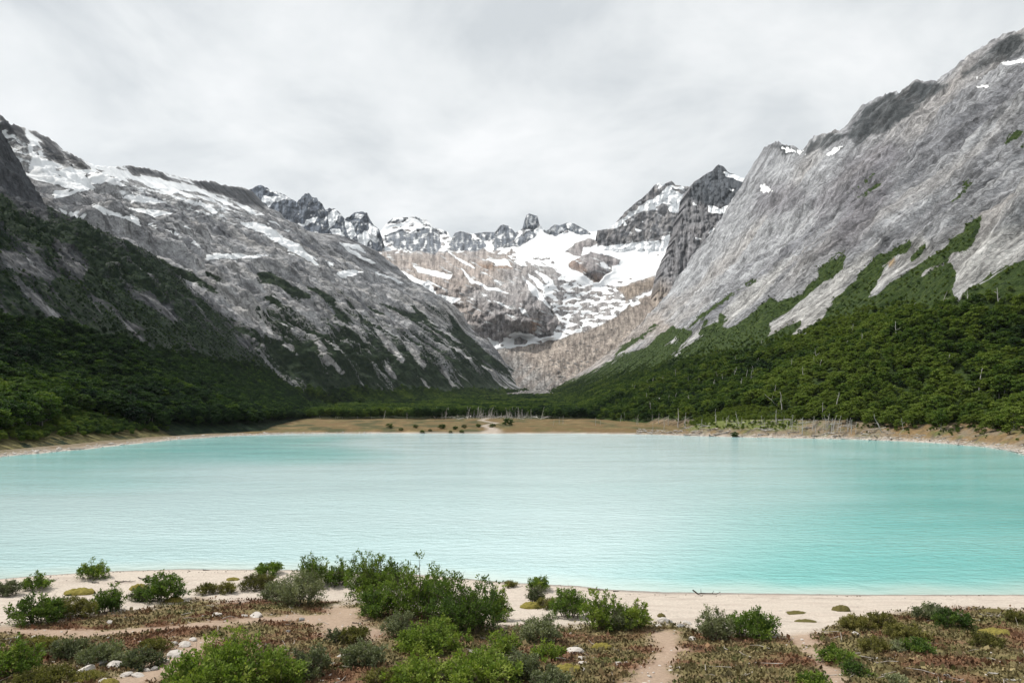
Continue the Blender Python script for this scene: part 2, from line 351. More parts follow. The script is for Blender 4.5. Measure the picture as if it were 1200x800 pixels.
    base = mixc(base, (0.175, 0.165, 0.185), 0.6*lav)
    bankr = sstep(0.028, 0.010, w)[:, None]*(Y < 420)*sstep(1300, 1250, PX)*np.ones_like(X)
    vegm = vegm*(1-bankr) + bankr*np.clip(0.5*fbm(X/7, Y/7, 0, 4, 75)+0.25, 0, 1); base = mixc(base, (0.27, 0.20, 0.12), bankr); base = mixc(base, (0.13, 0.165, 0.04), 0.9*clear); vegm = np.maximum(vegm, clear*0)
    light = polys(qx, qy, [[(1030, 286), (1000, 306), (972, 327), (940, 350), (901, 382), (901, 396), (926, 382), (940, 380), (922, 400), (960, 378), (980, 348), (1012, 316)], [(1066, 282), (1046, 303), (1036, 314), (1016, 349), (1048, 330), (1090, 296), (1080, 270)],
                           [(1115, 300), (1120, 340), (1124, 352), (1150, 330), (1200, 302), (1200, 260), (1150, 275)], [(890, 350), (850, 380), (830, 390), (870, 340), (930, 300)]] + bare, 5)
    base = mixc(base, (0.50, 0.495, 0.485), 0.8*light)
    beige = polys(qx, qy, [[(620, 470), (640, 458), (700, 432), (740, 405), (790, 385), (775, 372), (790, 350), (735, 385), (700, 410)]], 8)
    base = mixc(base, (0.36, 0.31, 0.27), 0.7*beige)
    orange = polys(qx, qy, [[(1046, 303), (1040, 310), (1044, 312), (1049, 305)]], 1.5); base = mixc(base, (0.50, 0.36, 0.2), orange)
    snow = polys(qx, qy, [[(1200, 69), (1185, 72), (1174, 74), (1186, 75), (1200, 72)], [(1160, 98), (1145, 102), (1143, 104), (1158, 101)], [(1148, 91), (1146, 94), (1151, 93)], [(915, 175), (930, 175), (942, 180), (925, 179)], [(893, 218), (898, 217), (904, 226), (892, 224)], [(988, 170), (972, 178), (966, 183), (978, 178)]], 1.0, 0.6)
    me = grid_mesh('right_mountain', P, {'Col': rgba(ad(base)), 'veg': ad(vegm), 'snow': ad(snow), 'st': ad(np.stack([s, t, 0*s], -1))})
    o = link('right_mountain', me, None, mountain_mat('granite_right', 1.15, vegc=((0.020, 0.036, 0.012), (0.040, 0.066, 0.018), (0.075, 0.105, 0.030))))
    pset(o, 'steep pale granite wall with forest on its lower slope, right of the lake', kind='structure')
    # trees on it
    Pm = (P0[:-1, :-1]+P0[1:, 1:])/2; a = np.linalg.norm(np.cross(P0[:-1, 1:]-P0[:-1, :-1], P0[1:, :-1]-P0[:-1, :-1]), axis=-1)
    inview = (PX[:-1, :-1] > 560) & (PX[:-1, :-1] < 1330) & (d[None, :-1] < dE)
    top = sstep(0, 1, (PY[:-1, :-1] - np.interp(PX[:-1, :-1], [640, 900, 1000, 1200, 1330], [445, 385, 350, 330, 280]))/40)
    dens = a*np.clip(vegm[:-1, :-1]*1.3-0.3, 0, 1)*inview*(1-clear[:-1, :-1])*(0.25+0.75*top)*sstep(0.004, 0.012, w)[:-1, None]
    def pick(n, wt, sc0, sc1, zone):
        p = wt.ravel()/wt.sum(); idx = rngT.choice(p.size, n, p=p); r, c = np.unravel_index(idx, wt.shape); u, v = rngT.random((2, n))
        Q = P0[r, c] + (P0[r, c+1]-P0[r, c])*u[:, None] + (P0[r+1, c]-P0[r, c])*v[:, None]
        sz = (sc0 + (sc1-sc0)*top[r, c])*np.clip(rngT.lognormal(-0.22, 0.30, n), .42, 1.35)
        Q[:, 2] = np.maximum(Q[:, 2], valley_z(Q[:, 0], Q[:, 1])-0.1); qpx, qpy = w2p(Q)
        tone = 0.52 + 0.30*sstep(740, 1000, qpx + 0.9*(qpy-430)) + 0.40*gnoise(Q[:, 0]/60, Q[:, 1]/80, Q[:, 2]/40, 90) + 0.24*gnoise(Q[:, 0]/18, Q[:, 1]/26, 0, 91) + rngT.normal(0, 0.15, n)
        inclear = (qpx > 806) & (qpx < 934) & (qpy > np.interp(qpx, [800, 850, 885, 915, 935], [497, 482, 479, 481, 497])) & (qpy < 516); ok = ~inclear if zone == 0 else np.ones(n, bool)
        TREES.append((Q[ok], sz[ok], tone[ok], np.full(int(ok.sum()), zone)))
    pick(23000, dens, 0.18, 0.66, 0)
    shrub = a*clear[:-1, :-1]; pick(900, shrub, 0.10, 0.22, 2)
    up_s = a*np.clip(vegm[:-1, :-1]*1.3-0.3, 0, 1)*inview*(1-top)*sstep(0.012, 0.03, w)[:-1, None]; pick(9000, up_s, 0.16, 0.30, 0)
    return P0, PX, PY
build_right()

# ---- left walls
def wall_left(name, label, d, dd, ext, xc_off, gfun, toe_x, toe_z, w, px_m, cfun, nseed, relief, turn, crest_x=None, crest_z=None, vegc=None):
    pass

def build_near_left():
    prof = [(0, 0), (48, 26), (109, 90), (188, 159), (226, 191), (248, 200), (311, 226), (356, 252), (385, 292), (414, 345), (450, 420), (500, 490), (580, 560)]
    toe = [(-400, -105), (30, -105), (60, -105), (100, -105), (129, -107), (150, -117), (177, -119), (245, -128), (285, -124), (315, -114), (340, -118), (450, -140), (600, -165), (850, -223)]
    d = np.concatenate([np.linspace(-400, 30, 22, endpoint=False), np.geomspace(30, 110, 30, endpoint=False), np.geomspace(110, 850, 440), 850 + np.array([6, 16, 35, 70, 130, 220, 340])])
    ext = np.maximum(d-850, 0); dd = np.minimum(d, 850)
    off = np.concatenate([np.linspace(0, 120, 130, endpoint=False), np.linspace(120, 580, 300)])
    h = pchip1([p[0] for p in prof], [p[1] for p in prof], off)
    near = sstep(330, 120, dd)[None]                       # a gentler bank at the near end
    hh = h[:, None]*(0.80+0.20*sstep(520, 850, dd)[None])*(1-0.30*near*sstep(130, 20, off)[:, None])
    X = lerpt(dd, toe)[None] - off[:, None]; Z = np.where(dd < 330, 0.3, rise(dd)-0.4)[None] + hh; Y = np.broadcast_to(d[None], X.shape).copy()
    X = X - 0.62*ext[None]; Z = Z - 0.12*ext[None]*(off/580)[:, None]
    s = np.broadcast_to((np.log(np.maximum(d, 30))*330 + np.minimum(d-30, 0)*11)[None], X.shape); t = np.broadcast_to(off[:, None]*1.25, X.shape)
    P = np.stack([X, Y, Z], -1); n = normals(P); n[n[..., 2] < 0] *= -1
    up = sstep(60, 190, off)[:, None]
    rel = -8 + ridged(s/70, t/320, 0.3, 3, 131)*7 + ridged(s/22, t/90, 1.7, 4, 134, .6)*4.5 + fbm(X/36, Y/36, Z/36, 5, 137, 0.6)*4.5; fine_rel = ridged(X/17, Y/17, Z/17, 5, 140, .62)*3.4 + ridged(s/9, t/30, 1.7, 4, 148, .6)*2.4 - 1.5
    P = P + n*(fine_rel*up*sstep(20, 200, Y)*(1-0.5*sstep(700, 845, Y)) + rel*up*sstep(20, 200, Y)*(1-0.93*sstep(640, 845, Y)) + (2.5*ridged(X/14, Z/14, 0, 4, 145, .6)-1.5)*sstep(700, 840, Y)*up + (1-up)*(fbm(X/30, Y/30, 0, 4, 143)*1.6*sstep(3, 30, off)[:, None]))[..., None]
    PX, PY = w2p(P); P0 = P
    b = P[-1] + np.array([-150, 0, -60]); P = np.concatenate([P, b[None]], 0); ad = lambda a: np.concatenate([a, a[-1:]], 0)
    qx = PX + 5*gnoise(X/22, Y/22, Z/22, 151) + 2*gnoise(X/7, Y/7, Z/7, 152); qy = PY + 4*gnoise(X/22, Y/22, Z/22, 153) + 2*gnoise(X/7, Y/7, Z/7, 154)
    fl = fbm(s/26, t/130, 3.0, 4, 160)
    line = np.interp(qx, [-200, 0, 60, 130, 200, 250, 300, 345, 400], [330, 385, 398, 415, 436, 442, 450, 462, 478])     # top of the closed forest
    vegm = np.where(qy > line, 1.0, 0.78 - 0.45*fl + 0.30*fbm(X/40, Y/40, Z/40, 4, 163))
    rocky = polys(qx, qy, [[(-40, 120), (5, 155), (20, 182), (33, 197), (43, 217), (53, 237), (58, 262), (40, 252), (20, 240), (8, 225), (-40, 205)], [(0, 290), (40, 300), (70, 320), (60, 330), (20, 318), (0, 312)], [(60, 280), (90, 285), (105, 310), (95, 330), (70, 310)],
                           [(15, 322), (35, 340), (50, 355), (70, 368), (84, 388), (80, 392), (58, 372), (38, 352)], [(0, 360), (20, 375), (30, 382), (10, 385), (0, 380)], [(40, 385), (55, 395), (60, 398), (44, 394)], [(172, 345), (200, 358), (214, 372), (200, 376), (180, 356)],
                           [(110, 350), (120, 362), (118, 372), (104, 348)], [(150, 375), (165, 380), (170, 386), (150, 385)], [(210, 322), (232, 336), (262, 362), (258, 364), (226, 342)], [(265, 380), (285, 395), (308, 412), (302, 416), (280, 402)], [(120, 315), (128, 325), (124, 326)], [(30, 335), (48, 345), (52, 352), (36, 346)]], 4)
    vegm = np.clip(vegm - 0.80*rocky, -0.3, 1.2)
    base = np.full(P0.shape, 0.0); base[:] = (0.075, 0.08, 0.09)
    base = mixc(base, (0.33, 0.33, 0.34), np.clip(0.0+0.9*fbm(s/18, t/60, 7.0, 5, 166, 0.6) + 0.25*rocky*sstep(255, 285, qy) - 0.5*sstep(275, 235, qy), 0, 0.9))
    scar = polys(qx, qy, [[(325, 455), (345, 462), (362, 470), (378, 486), (388, 492), (382, 493), (366, 480), (345, 468)], [(390, 470), (398, 478), (400, 480), (392, 475)]], 2)
    bank = polys(qx, qy, [[(-50, 510), (0, 512), (60, 500), (85, 478), (105, 484), (140, 492), (185, 502), (215, 512), (215, 530), (100, 545), (-50, 570)]], 6)*(Y < 330)
    vegm = vegm*(1-scar); base = mixc(base, (0.30, 0.27, 0.23), scar)
    base = mixc(base, (0.19, 0.17, 0.075), bank); vegm = np.where(bank > 0.3, 0.55-0.35*bank+0.5*fbm(X/6, Y/6, 0, 3, 169), vegm)
    snow = polys(qx, qy, [[(128, 303), (140, 312), (152, 325), (148, 326), (136, 316)], [(43, 325), (47, 330), (44, 330)], [(122, 318), (128, 324), (123, 324)], [(20, 326), (30, 333), (44, 348), (40, 348), (28, 338)]], 1.2)*0
    me = grid_mesh('near_left_mountain', P, {'Col': rgba(ad(base)), 'veg': ad(vegm), 'snow': ad(snow), 'st': ad(np.stack([s, t, 0*s], -1))}, flip=True)
    o = link('near_left_mountain', me, None, mountain_mat('dark_cliff_left', 0.85, vegc=((0.007, 0.016, 0.011), (0.015, 0.030, 0.016), (0.034, 0.055, 0.020)), vmix=0.75))
    pset(o, 'dark cliffy spur with forest at its foot, left of the lake', kind='structure')
    Pm = P0; a = np.linalg.norm(np.cross(P0[:-1, 1:]-P0[:-1, :-1], P0[1:, :-1]-P0[:-1, :-1]), axis=-1)
    inview = (PX[:-1, :-1] > -60) & (PX[:-1, :-1] < 420) & (d[None, :-1] < 852) & (Y[:-1, :-1] > 100)
    low = sstep(-35, 10, PY[:-1, :-1]-line[:-1, :-1])
    dens = a*inview*np.clip(vegm[:-1, :-1], 0, 1)*(0.07+low)*(1-0.97*bank[:-1, :-1])*sstep(4, 16, off)[:-1, None]*(1-scar[:-1, :-1])*sstep(240, 330, PY[:-1, :-1])
    def pick(n, wt, sc0, sc1, zone):
        p = wt.ravel()/wt.sum(); idx = rngT.choice(p.size, n, p=p); r, c = np.unravel_index(idx, wt.shape); u, v = rngT.random((2, n))
        Q = P0[r, c] + (P0[r, c+1]-P0[r, c])*u[:, None] + (P0[r+1, c]-P0[r, c])*v[:, None]
        sz = (sc0 + (sc1-sc0)*low[r, c])*rngT.uniform(0.7, 1.2, n)
        qpx, qpy = w2p(Q); tone = 0.14 + 0.42*sstep(170, 40, qpx)*sstep(425, 470, qpy) + 0.08*sstep(0.2, 0.6, gnoise(Q[:, 0]/30, Q[:, 1]/40, 7, 191)) + 0.22*gnoise(Q[:, 0]/50, Q[:, 1]/50, 0, 190) + rngT.normal(0, 0.12, n)
        TREES.append((Q, sz, tone, np.full(n, zone)))
    pick(9500, dens, 0.24, 0.85, 1)
    hi_s = a*inview*np.clip(vegm[:-1, :-1]-0.3, 0, 1)*(1-low)*(1-bank[:-1, :-1])*(PY[:-1, :-1] > 170); pick(14000, hi_s, 0.13, 0.30, 1)
    pick(520, a*bank[:-1, :-1]*inview*sstep(3, 8, off)[:-1, None], 0.12, 0.26, 3)
build_near_left()

def build_far_left():
    crest = [(600, -850, 400), (780, -850, 440), (900, -850, 488)]
    kn = [(0, 136, 850), (10, 145, 850), (25, 150, 850), (30, 152, 850), (43, 155, 850), (62, 165, 850), (72, 177, 850), (87, 182, 850), (100, 189, 850), (110, 195, 850), (133, 196, 850), (152, 195, 850), (173, 197, 850), (187, 202, 850), (213, 208, 850),
          (230, 212, 850), (247, 212, 850), (263, 217, 832), (283, 220, 815), (295, 224, 800), (307, 237, 780), (320, 253, 757), (350, 267, 692), (373, 273, 640), (400, 283, 566)]
    for px, py, xc in kn:
        d = F*xc/(CX-px); crest.append((d, -xc, EYE+(HY-py)/F*d))
    dE = crest[-1][0]
    toe = [(600, -165), (900, -205), (1200, -150), (1600, -60), (2000, 40), (dE, 85)]
    d = np.concatenate([np.linspace(760, 860, 20, endpoint=False), np.linspace(860, 2080, 330, endpoint=False), np.linspace(2080, dE, 130), dE + np.array([6, 16, 35, 70, 130, 220, 340])])
    ext = np.maximum(d-dE, 0); dd = np.minimum(d, dE)
    c = densify(crest, dd); xt = lerpt(dd, toe); zt = rise(dd)-1.0
    w = np.linspace(0, 1, 400)
    gE = pchip1([0, .074, .16, .247, .318, .422, .52, .637, .74, .84, .914, 1], [0, .077, .153, .295, .353, .527, .62, .705, .84, .94, .985, 1], w)
    gN = pchip1([0, .1, .3, .5, .65, .8, .92, 1], [0, .065, .255, .455, .595, .735, .875, 1], w)
    kk = sstep(2190, dE-3, dd)[None]; g = gN[:, None]*(1-kk) + gE[:, None]*kk
    X = xt[None]*(1-w[:, None]) + c[:, 0][None]*w[:, None]; Z = zt[None] + (c[:, 1]-zt)[None]*g; Y = np.broadcast_to(d[None], X.shape).copy()
    X = X - 0.9*ext[None]; Z = Z - 0.3*ext[None]*w[:, None] - 0.55*np.maximum(900-d, 0)[None]
    s = np.broadcast_to(d[None], X.shape); t = np.broadcast_to(w[:, None]*900, X.shape)
    P = np.stack([X, Y, Z], -1); n = normals(P); n[n[..., 2] < 0] *= -1
    up = sstep(0.03, 0.16, w)[:, None]*(1-0.93*sstep(0.84, 0.99, w)[:, None]); endk = (1-0.6*sstep(2150, dE, Y))
    rel = ridged(s/150, t/700, 0.3, 3, 231)*12 + ridged(s/46, t/150, 1.7, 4, 234, .55)*11 + fbm(s/70, t/130, Z/200, 5, 237, 0.6)*11 + ridged(s/22, t/60, Z/100, 4, 240, 0.6)*5
    step = 9*gnoise(Y/160, (Z+0.12*Y)/26, X/300, 243)*sstep(0.45, 0.65, w)[:, None]         # ledges high up
    P = P + n*((rel+step)*up*endk)[..., None]
    dz = P[-1, :, 2] - c[:, 1] + 0.3*ext - 3.0*ridged(d/30, 0*d, 0.7, 4, 247, 0.6)*(1-0.6*sstep(2100, 2200, d)) + 3.0
    P[..., 2] -= np.where(d > 900, dz, 0)[None]*sstep(0.5, 1.0, w)[:, None]
    PX, PY = w2p(P); P0 = P
    b1 = P[-1] + np.array([-40, 40, -30]); b2 = P[-1] + np.array([-400, 120, -350]); P = np.concatenate([P, b1[None], b2[None]], 0); ad = lambda a: np.concatenate([a, a[-1:], a[-1:]], 0)
    qx = PX + 3.5*gnoise(X/45, Y/45, Z/45, 251) + 1.2*gnoise(X/14, Y/14, Z/14, 252); qy = PY + 2.2*gnoise(X/45, Y/45, Z/45, 253) + 1.0*gnoise(X/14, Y/14, Z/14, 254)
    base = np.full(P0.shape, 0.0); base[:] = (0.48, 0.48, 0.49)
    v1 = fbm(s/90, t/300, 5.0, 5, 260)
    base = mixc(base, (0.21, 0.215, 0.235), np.clip(0.22+0.9*v1, 0, 0.95))
    base = mixc(base, (0.60, 0.58, 0.56), np.clip(-0.05+1.0*fbm(s/60, t/160, 11.0, 4, 266), 0, 0.8))
    dark = polys(qx, qy, [[(30, 152), (43, 155), (62, 165), (72, 177), (80, 190), (76, 194), (62, 188), (50, 178), (48, 165)], [(76, 180), (88, 184), (104, 197), (96, 199), (86, 194)], [(0, 128), (25, 150), (36, 166), (34, 172), (22, 160), (0, 150)], [(152, 196), (173, 197), (190, 204), (200, 212), (180, 206), (160, 203)],
                          [(225, 212), (247, 212), (262, 217), (280, 222), (278, 236), (258, 228), (235, 220)], [(266, 217), (295, 224), (310, 240), (310, 248), (296, 240), (280, 238)]], 2.5)
    base = mixc(base, (0.065, 0.07, 0.08), 0.88*dark)
    # dark low growth in long tongues down the slope, thicker towards the foot
    line = np.interp(qx, [0, 100, 150, 200, 250, 300, 350, 400, 450, 500, 560, 600, 640], [240, 270, 290, 312, 330, 345, 352, 345, 352, 360, 385, 420, 450])
    fl = fbm(s/34, t/210, 3.0, 4, 270)
    vegm = 0.60*sstep(-5, 75, qy-line) + 0.20 + 0.48*fl - 0.55*sstep(0, -28, qy-line)
    tong = polys(qx, qy, [[(300, 320), (316, 318), (330, 326), (345, 335), (366, 346), (364, 352), (345, 348), (325, 336), (305, 332)], [(308, 343), (318, 346), (330, 354), (322, 356), (310, 350)], [(300, 352), (306, 362), (318, 374), (322, 382), (314, 378), (304, 364)],
                          [(355, 332), (372, 336), (392, 348), (398, 360), (388, 358), (370, 346)], [(385, 354), (398, 362), (412, 372), (410, 382), (396, 374)], [(160, 290), (185, 300), (205, 312), (222, 318), (260, 340), (255, 346), (215, 328), (170, 305)], [(240, 316), (262, 326), (258, 332), (243, 324)],
                          [(440, 352), (470, 362), (500, 372), (490, 378), (455, 362)], [(480, 352), (500, 372), (520, 385), (512, 386), (490, 372)], [(520, 360), (545, 390), (575, 415), (610, 445), (590, 440), (560, 420), (530, 392)]], 3)
    vegm = np.maximum(vegm, 0.85*tong)
    foot = sstep(455, 468, qy + 6*gnoise(X/40, Y/40, 0, 273)); vegm = np.maximum(vegm, foot)
    pale = polys(qx, qy, [[(360, 388), (372, 398), (388, 418), (404, 438), (400, 440), (384, 422), (368, 402)], [(220, 305), (232, 318), (258, 332), (290, 360), (315, 385), (340, 405), (352, 416), (346, 416), (320, 396), (290, 372), (262, 346), (236, 326)], [(440, 382), (455, 396), (475, 422), (472, 426), (452, 406)],
                          [(472, 400), (485, 408), (500, 425), (498, 430), (484, 416)], [(490, 440), (500, 448), (510, 462), (506, 462)], [(448, 422), (455, 428), (465, 442), (462, 444), (452, 434)], [(515, 432), (527, 442), (534, 452), (530, 453)]], 2)
    vegm = vegm*(1-0.9*pale); base = mixc(base, (0.50, 0.49, 0.48), 0.8*pale)
    S = [[(29, 150), (24, 160), (35, 178), (40, 190), (34, 194), (36, 207), (46, 214), (58, 218), (64, 232), (80, 230), (88, 226), (100, 224), (112, 219), (126, 214), (140, 212), (150, 209), (162, 212), (178, 220), (200, 226), (214, 222), (200, 214), (186, 208), (170, 206), (158, 206), (150, 198), (133, 197), (110, 196), (104, 200), (86, 198), (74, 196), (62, 190), (50, 184), (47, 172), (44, 160)],
         [(62, 242), (75, 252), (100, 258), (114, 260), (92, 253), (72, 246)], [(92, 234), (104, 236), (114, 245), (122, 250), (140, 254), (166, 264), (160, 256), (140, 250), (124, 246), (110, 238)], [(145, 231), (160, 236), (178, 238), (194, 237), (175, 233), (152, 228)], [(150, 245), (180, 254), (202, 249), (165, 245)],
         [(172, 263), (184, 268), (178, 262)], [(195, 270), (213, 278), (204, 270)], [(215, 266), (229, 271), (219, 265)], [(222, 283), (237, 291), (229, 284)], [(278, 260), (300, 260), (313, 264), (328, 274), (338, 282), (353, 290), (366, 302), (375, 312), (358, 304), (338, 294), (320, 281), (296, 268)],
         [(278, 236), (296, 246), (309, 252), (296, 251), (280, 243)], [(314, 258), (340, 271), (338, 272), (316, 260)], [(394, 319), (410, 317), (426, 319), (408, 325), (400, 324)], [(238, 300), (266, 297), (318, 300), (282, 302), (246, 304)], [(222, 218), (240, 227), (262, 238), (272, 240), (250, 228), (230, 219)], [(216, 234), (236, 237), (252, 246), (270, 256), (262, 254), (238, 242)],
         [(398, 284), (412, 293), (440, 308), (436, 308), (410, 296)], [(380, 306), (390, 310), (388, 312)], [(400, 285), (418, 288), (430, 296), (415, 292)], [(440, 318), (470, 331), (466, 332), (445, 323)], [(196, 212), (216, 216), (230, 222), (222, 224), (205, 218)]]
    snow = polys(qx, qy, S, 1.6, 0.6)
    # thin slivers lying on the ledges
    sl = gnoise(Y/95, (PY-0.28*PX)/3.3, 0, 280) + 0.5*gnoise(Y/40, (PY-0.28*PX)/1.6, 3, 281)
    zone = sstep(275, 222, PY-0.22*(PX-200))*sstep(0.4, 0.55, w)[:, None]*sstep(330, 260, PX)
    snow = np.maximum(snow, zone*(0.55+0.62*sl)); snow = snow*(1-0.9*dark)
    rocks = polys(qx, qy, [[(64, 196), (72, 198), (68, 200)], [(112, 200), (121, 200), (116, 203)], [(136, 197), (150, 199), (140, 200)], [(128, 206), (138, 206), (133, 209)], [(65, 204), (76, 207), (70, 208)], [(105, 216), (120, 216), (132, 223), (118, 224)], [(94, 202), (108, 205), (100, 207)], [(150, 212), (164, 214), (156, 216)], [(44, 212), (66, 218), (86, 224), (60, 222)], [(38, 170), (46, 172), (48, 184), (40, 178)]], 1.4)
    snow = snow*(1-rocks)
    me = grid_mesh('far_left_mountain', P, {'Col': rgba(ad(base)), 'veg': ad(vegm), 'snow': ad(snow), 'st': ad(np.stack([s, t, 0*s], -1))}, flip=True)
    o = link('far_left_mountain', me, None, mountain_mat('granite_left', 2.0, vegc=((0.010, 0.020, 0.013), (0.020, 0.036, 0.018), (0.036, 0.054, 0.024))))
    pset(o, 'grey mountainside with strips of snow and dark scrub, behind the near left spur', kind='structure')
    a = np.linalg.norm(np.cross(P0[:-1, 1:]-P0[:-1, :-1], P0[1:, :-1]-P0[:-1, :-1]), axis=-1)
    low = foot[:-1, :-1]*sstep(445, 462, PY[:-1, :-1]); wt = a*low*(PX[:-1, :-1] > 330)*(PX[:-1, :-1] < 640)*(d[None, :-1] < dE)
    p = wt.ravel()/wt.sum(); nT = 4500; idx = rngT.choice(p.size, nT, p=p); r, cc = np.unravel_index(idx, wt.shape)
    Q = P0[r, cc]; TREES.append((Q, rngT.uniform(0.6, 1.1, nT), 0.42 + 0.4*gnoise(Q[:, 0]/80, Q[:, 1]/80, 0, 290) + rngT.normal(0, 0.1, nT), np.full(nT, 4)))
build_far_left()

# ---- glacier basin at the head of the valley
def crest_interp(px, knots): return np.interp(px, [k[0] for k in knots], [k[1] for k in knots])
def build_basin():
    CR = [(330, 300), (400, 290), (433, 284), (447, 270), (452, 263), (460, 256), (472, 255), (487, 254), (500, 258), (508, 267), (518, 269), (525, 272), (529, 280), (533, 273), (540, 271), (553, 274), (568, 272), (580, 272), (585, 265), (590, 263), (597, 265), (604, 273), (612, 268), (615, 257), (617, 252), (620, 250), (626, 252), (630, 253), (632, 263),
          (635, 266), (640, 271), (646, 266), (650, 263), (656, 264), (664, 261), (673, 262), (682, 267), (692, 272), (705, 270), (713, 268), (720, 268), (760, 262), (800, 262), (900, 262)]
    px = np.linspace(335, 900, 570); cy = crest_interp(px, CR); v = np.linspace(0, 1, 250)
    v = 1-(1-v)**1.15
    PY = 478 + (cy[None]-478)*v[:, None]; PX = np.broadcast_to(px[None], PY.shape).copy()
    dl = pchip1([-480, -455, -408, -398, -388, -340, -318, -300, -285, -270, -245], [1900, 2060, 2480, 2560, 2590, 2760, 3050, 3400, 3780, 4050, 4200], -PY)
    dr = pchip1([-480, -440, -410, -375, -340, -300, -275, -245], [1900, 2150, 2350, 2650, 3000, 3500, 3950, 4200], -PY)
    k = sstep(630, 700, PX + 0.3*(PY-360)); D = dl*(1-k) + dr*k
    qx = PX + 2.6*gnoise(PX/14, PY/11, 0, 351) + 1.2*gnoise(PX/5, PY/4, 0, 352); qy = PY + 2.0*gnoise(PX/14, PY/11, 5, 353) + 1.0*gnoise(PX/5, PY/4, 5, 354)
    ROCK = [[(438, 299), (450, 296), (470, 297), (500, 293), (530, 296), (560, 293), (592, 298), (600, 306), (612, 312), (634, 308), (648, 314), (658, 322), (652, 330), (640, 334), (634, 344), (644, 356), (655, 378), (648, 392), (632, 396), (618, 392), (604, 388), (592, 396), (585, 404), (570, 404), (540, 385), (520, 365), (500, 342), (480, 326), (460, 312)],
            [(663, 296), (676, 284), (690, 279), (703, 284), (690, 293), (700, 297), (712, 299), (727, 305), (725, 309), (716, 310), (717, 318), (706, 324), (703, 330), (696, 331), (690, 323), (670, 316), (667, 307), (680, 302)], [(703, 281), (714, 283), (712, 287), (705, 286)]]
    CLIFF = [[(452, 276), (470, 271), (480, 274), (500, 268), (513, 272), (516, 286), (508, 297), (490, 294), (470, 292), (452, 284)], [(456, 262), (463, 254), (478, 256), (470, 260)], [(485, 253), (500, 257), (508, 267), (498, 262)], [(527, 286), (533, 272), (546, 272), (553, 282), (566, 281), (570, 288), (562, 293), (536, 292)],
             [(556, 273), (580, 271), (584, 279), (566, 280)], [(582, 272), (590, 262), (598, 264), (606, 274), (596, 286), (580, 292), (578, 284)], [(592, 290), (612, 275), (626, 270), (628, 276), (612, 286)], [(612, 270), (614, 256), (620, 248), (631, 252), (633, 264), (627, 269), (620, 267)], [(637, 273), (648, 263), (664, 260), (675, 263), (692, 273), (680, 275), (668, 270), (650, 275)],
             [(525, 292), (530, 288), (536, 294)], [(514, 268), (522, 268), (524, 274), (516, 274)]]
    cliff = polys(qx, qy, CLIFF, 1.3, 0.8); rock = polys(qx, qy, ROCK, 1.8)
    mline = np.interp(qx, [300, 570, 585, 600, 650, 690, 720, 745, 762, 772, 790, 900], [405, 408, 408, 406, 398, 386, 372, 352, 344, 330, 316, 300])
    mor = sstep(-2, 3, qy-mline)
    # everything rocky stands proud of the ice
    blur = polys(PX, PY, ROCK, 9)
    D = D - 70*blur - 60*polys(PX, PY, CLIFF, 4) - 130*np.exp(-((PX-600)/46)**2-((PY-368)/22)**2) - 90*np.exp(-((PX-520)/36)**2-((PY-320)/16)**2) - 120*np.exp(-((PX-694)/20)**2-((PY-306)/18)**2)
    rr = np.clip(rock*(1-mor)+cliff+mor*0.16, 0, 1)
    D = D + rr*(24*ridged(PX/17, PY/26, 0, 5, 331) + 26*fbm(PX/20, PY/14, 2, 4, 335)) + (1-rr)*30*fbm(PX/34, PY/15, 4, 3, 338) + cliff*22*ridged(PX/7, PY/30, 7, 3, 341)
    P0 = p2w(PX, PY, D); X, Y, Z = P0[..., 0], P0[..., 1], P0[..., 2]
    base = np.full(P0.shape, 0.0); base[:] = (0.45, 0.43, 0.43)
    tan = np.clip(polys(qx, qy, [[(440, 296), (600, 294), (590, 330), (545, 345), (565, 375), (540, 380), (480, 330)]], 14)*0.9 + 0.35*fbm(PX/25, PY/14, 8, 3, 360), 0, 1)
    base = mixc(base, (0.50, 0.425, 0.38), 0.85*tan)
    base = mixc(base, (0.36, 0.33, 0.33), np.clip(polys(qx, qy, [[(560, 352), (600, 346), (640, 352), (655, 378), (648, 392), (600, 388), (585, 404), (560, 396)]], 6)*(0.55+0.6*gnoise(PX/6, PY/40, 0, 363)), 0, 0.9))
    base = mixc(base, (0.40, 0.27, 0.19), 0.8*np.clip(polys(qx, qy, [[(560, 309), (600, 309), (600, 314), (570, 315)], [(622, 374), (630, 374), (632, 392), (622, 392)], [(695, 320), (706, 322), (704, 331), (694, 331)], [(664, 296), (672, 300), (690, 320), (684, 322), (668, 312)]], 3), 0, 1))
    base = mixc(base, (0.25, 0.215, 0.22), 0.7*polys(qx, qy, [[(663, 296), (690, 279), (727, 305), (703, 331), (668, 312)]], 3)*(0.6+0.5*gnoise(PX/5, PY/9, 4, 366)))
    base = mixc(base, (0.20, 0.23, 0.275), 0.9*cliff)
    slab = polys(qx, qy, [[(722, 336), (750, 330), (772, 322), (775, 332), (755, 342), (735, 352), (728, 344)]], 3); base = mixc(base, (0.42, 0.35, 0.29), slab)
    base = mixc(base, (0.46, 0.40, 0.35), mor)
    base = mixc(base, (0.36, 0.35, 0.34), mor*polys(qx, qy, [[(560, 400), (590, 406), (640, 440), (680, 445), (640, 475), (560, 475)]], 12))
    spk = sstep(0.45, 0.62, gnoise(X/9, Y/22, Z/9, 369))*mor; base = mixc(base, (0.14, 0.135, 0.135), 0.75*spk)
    base = mixc(base, (0.30, 0.25, 0.22), mor*np.clip(0.2+0.8*fbm((PX+0.9*PY)/7, (PY-0.9*PX)/60, 0, 3, 372), 0, 0.8))
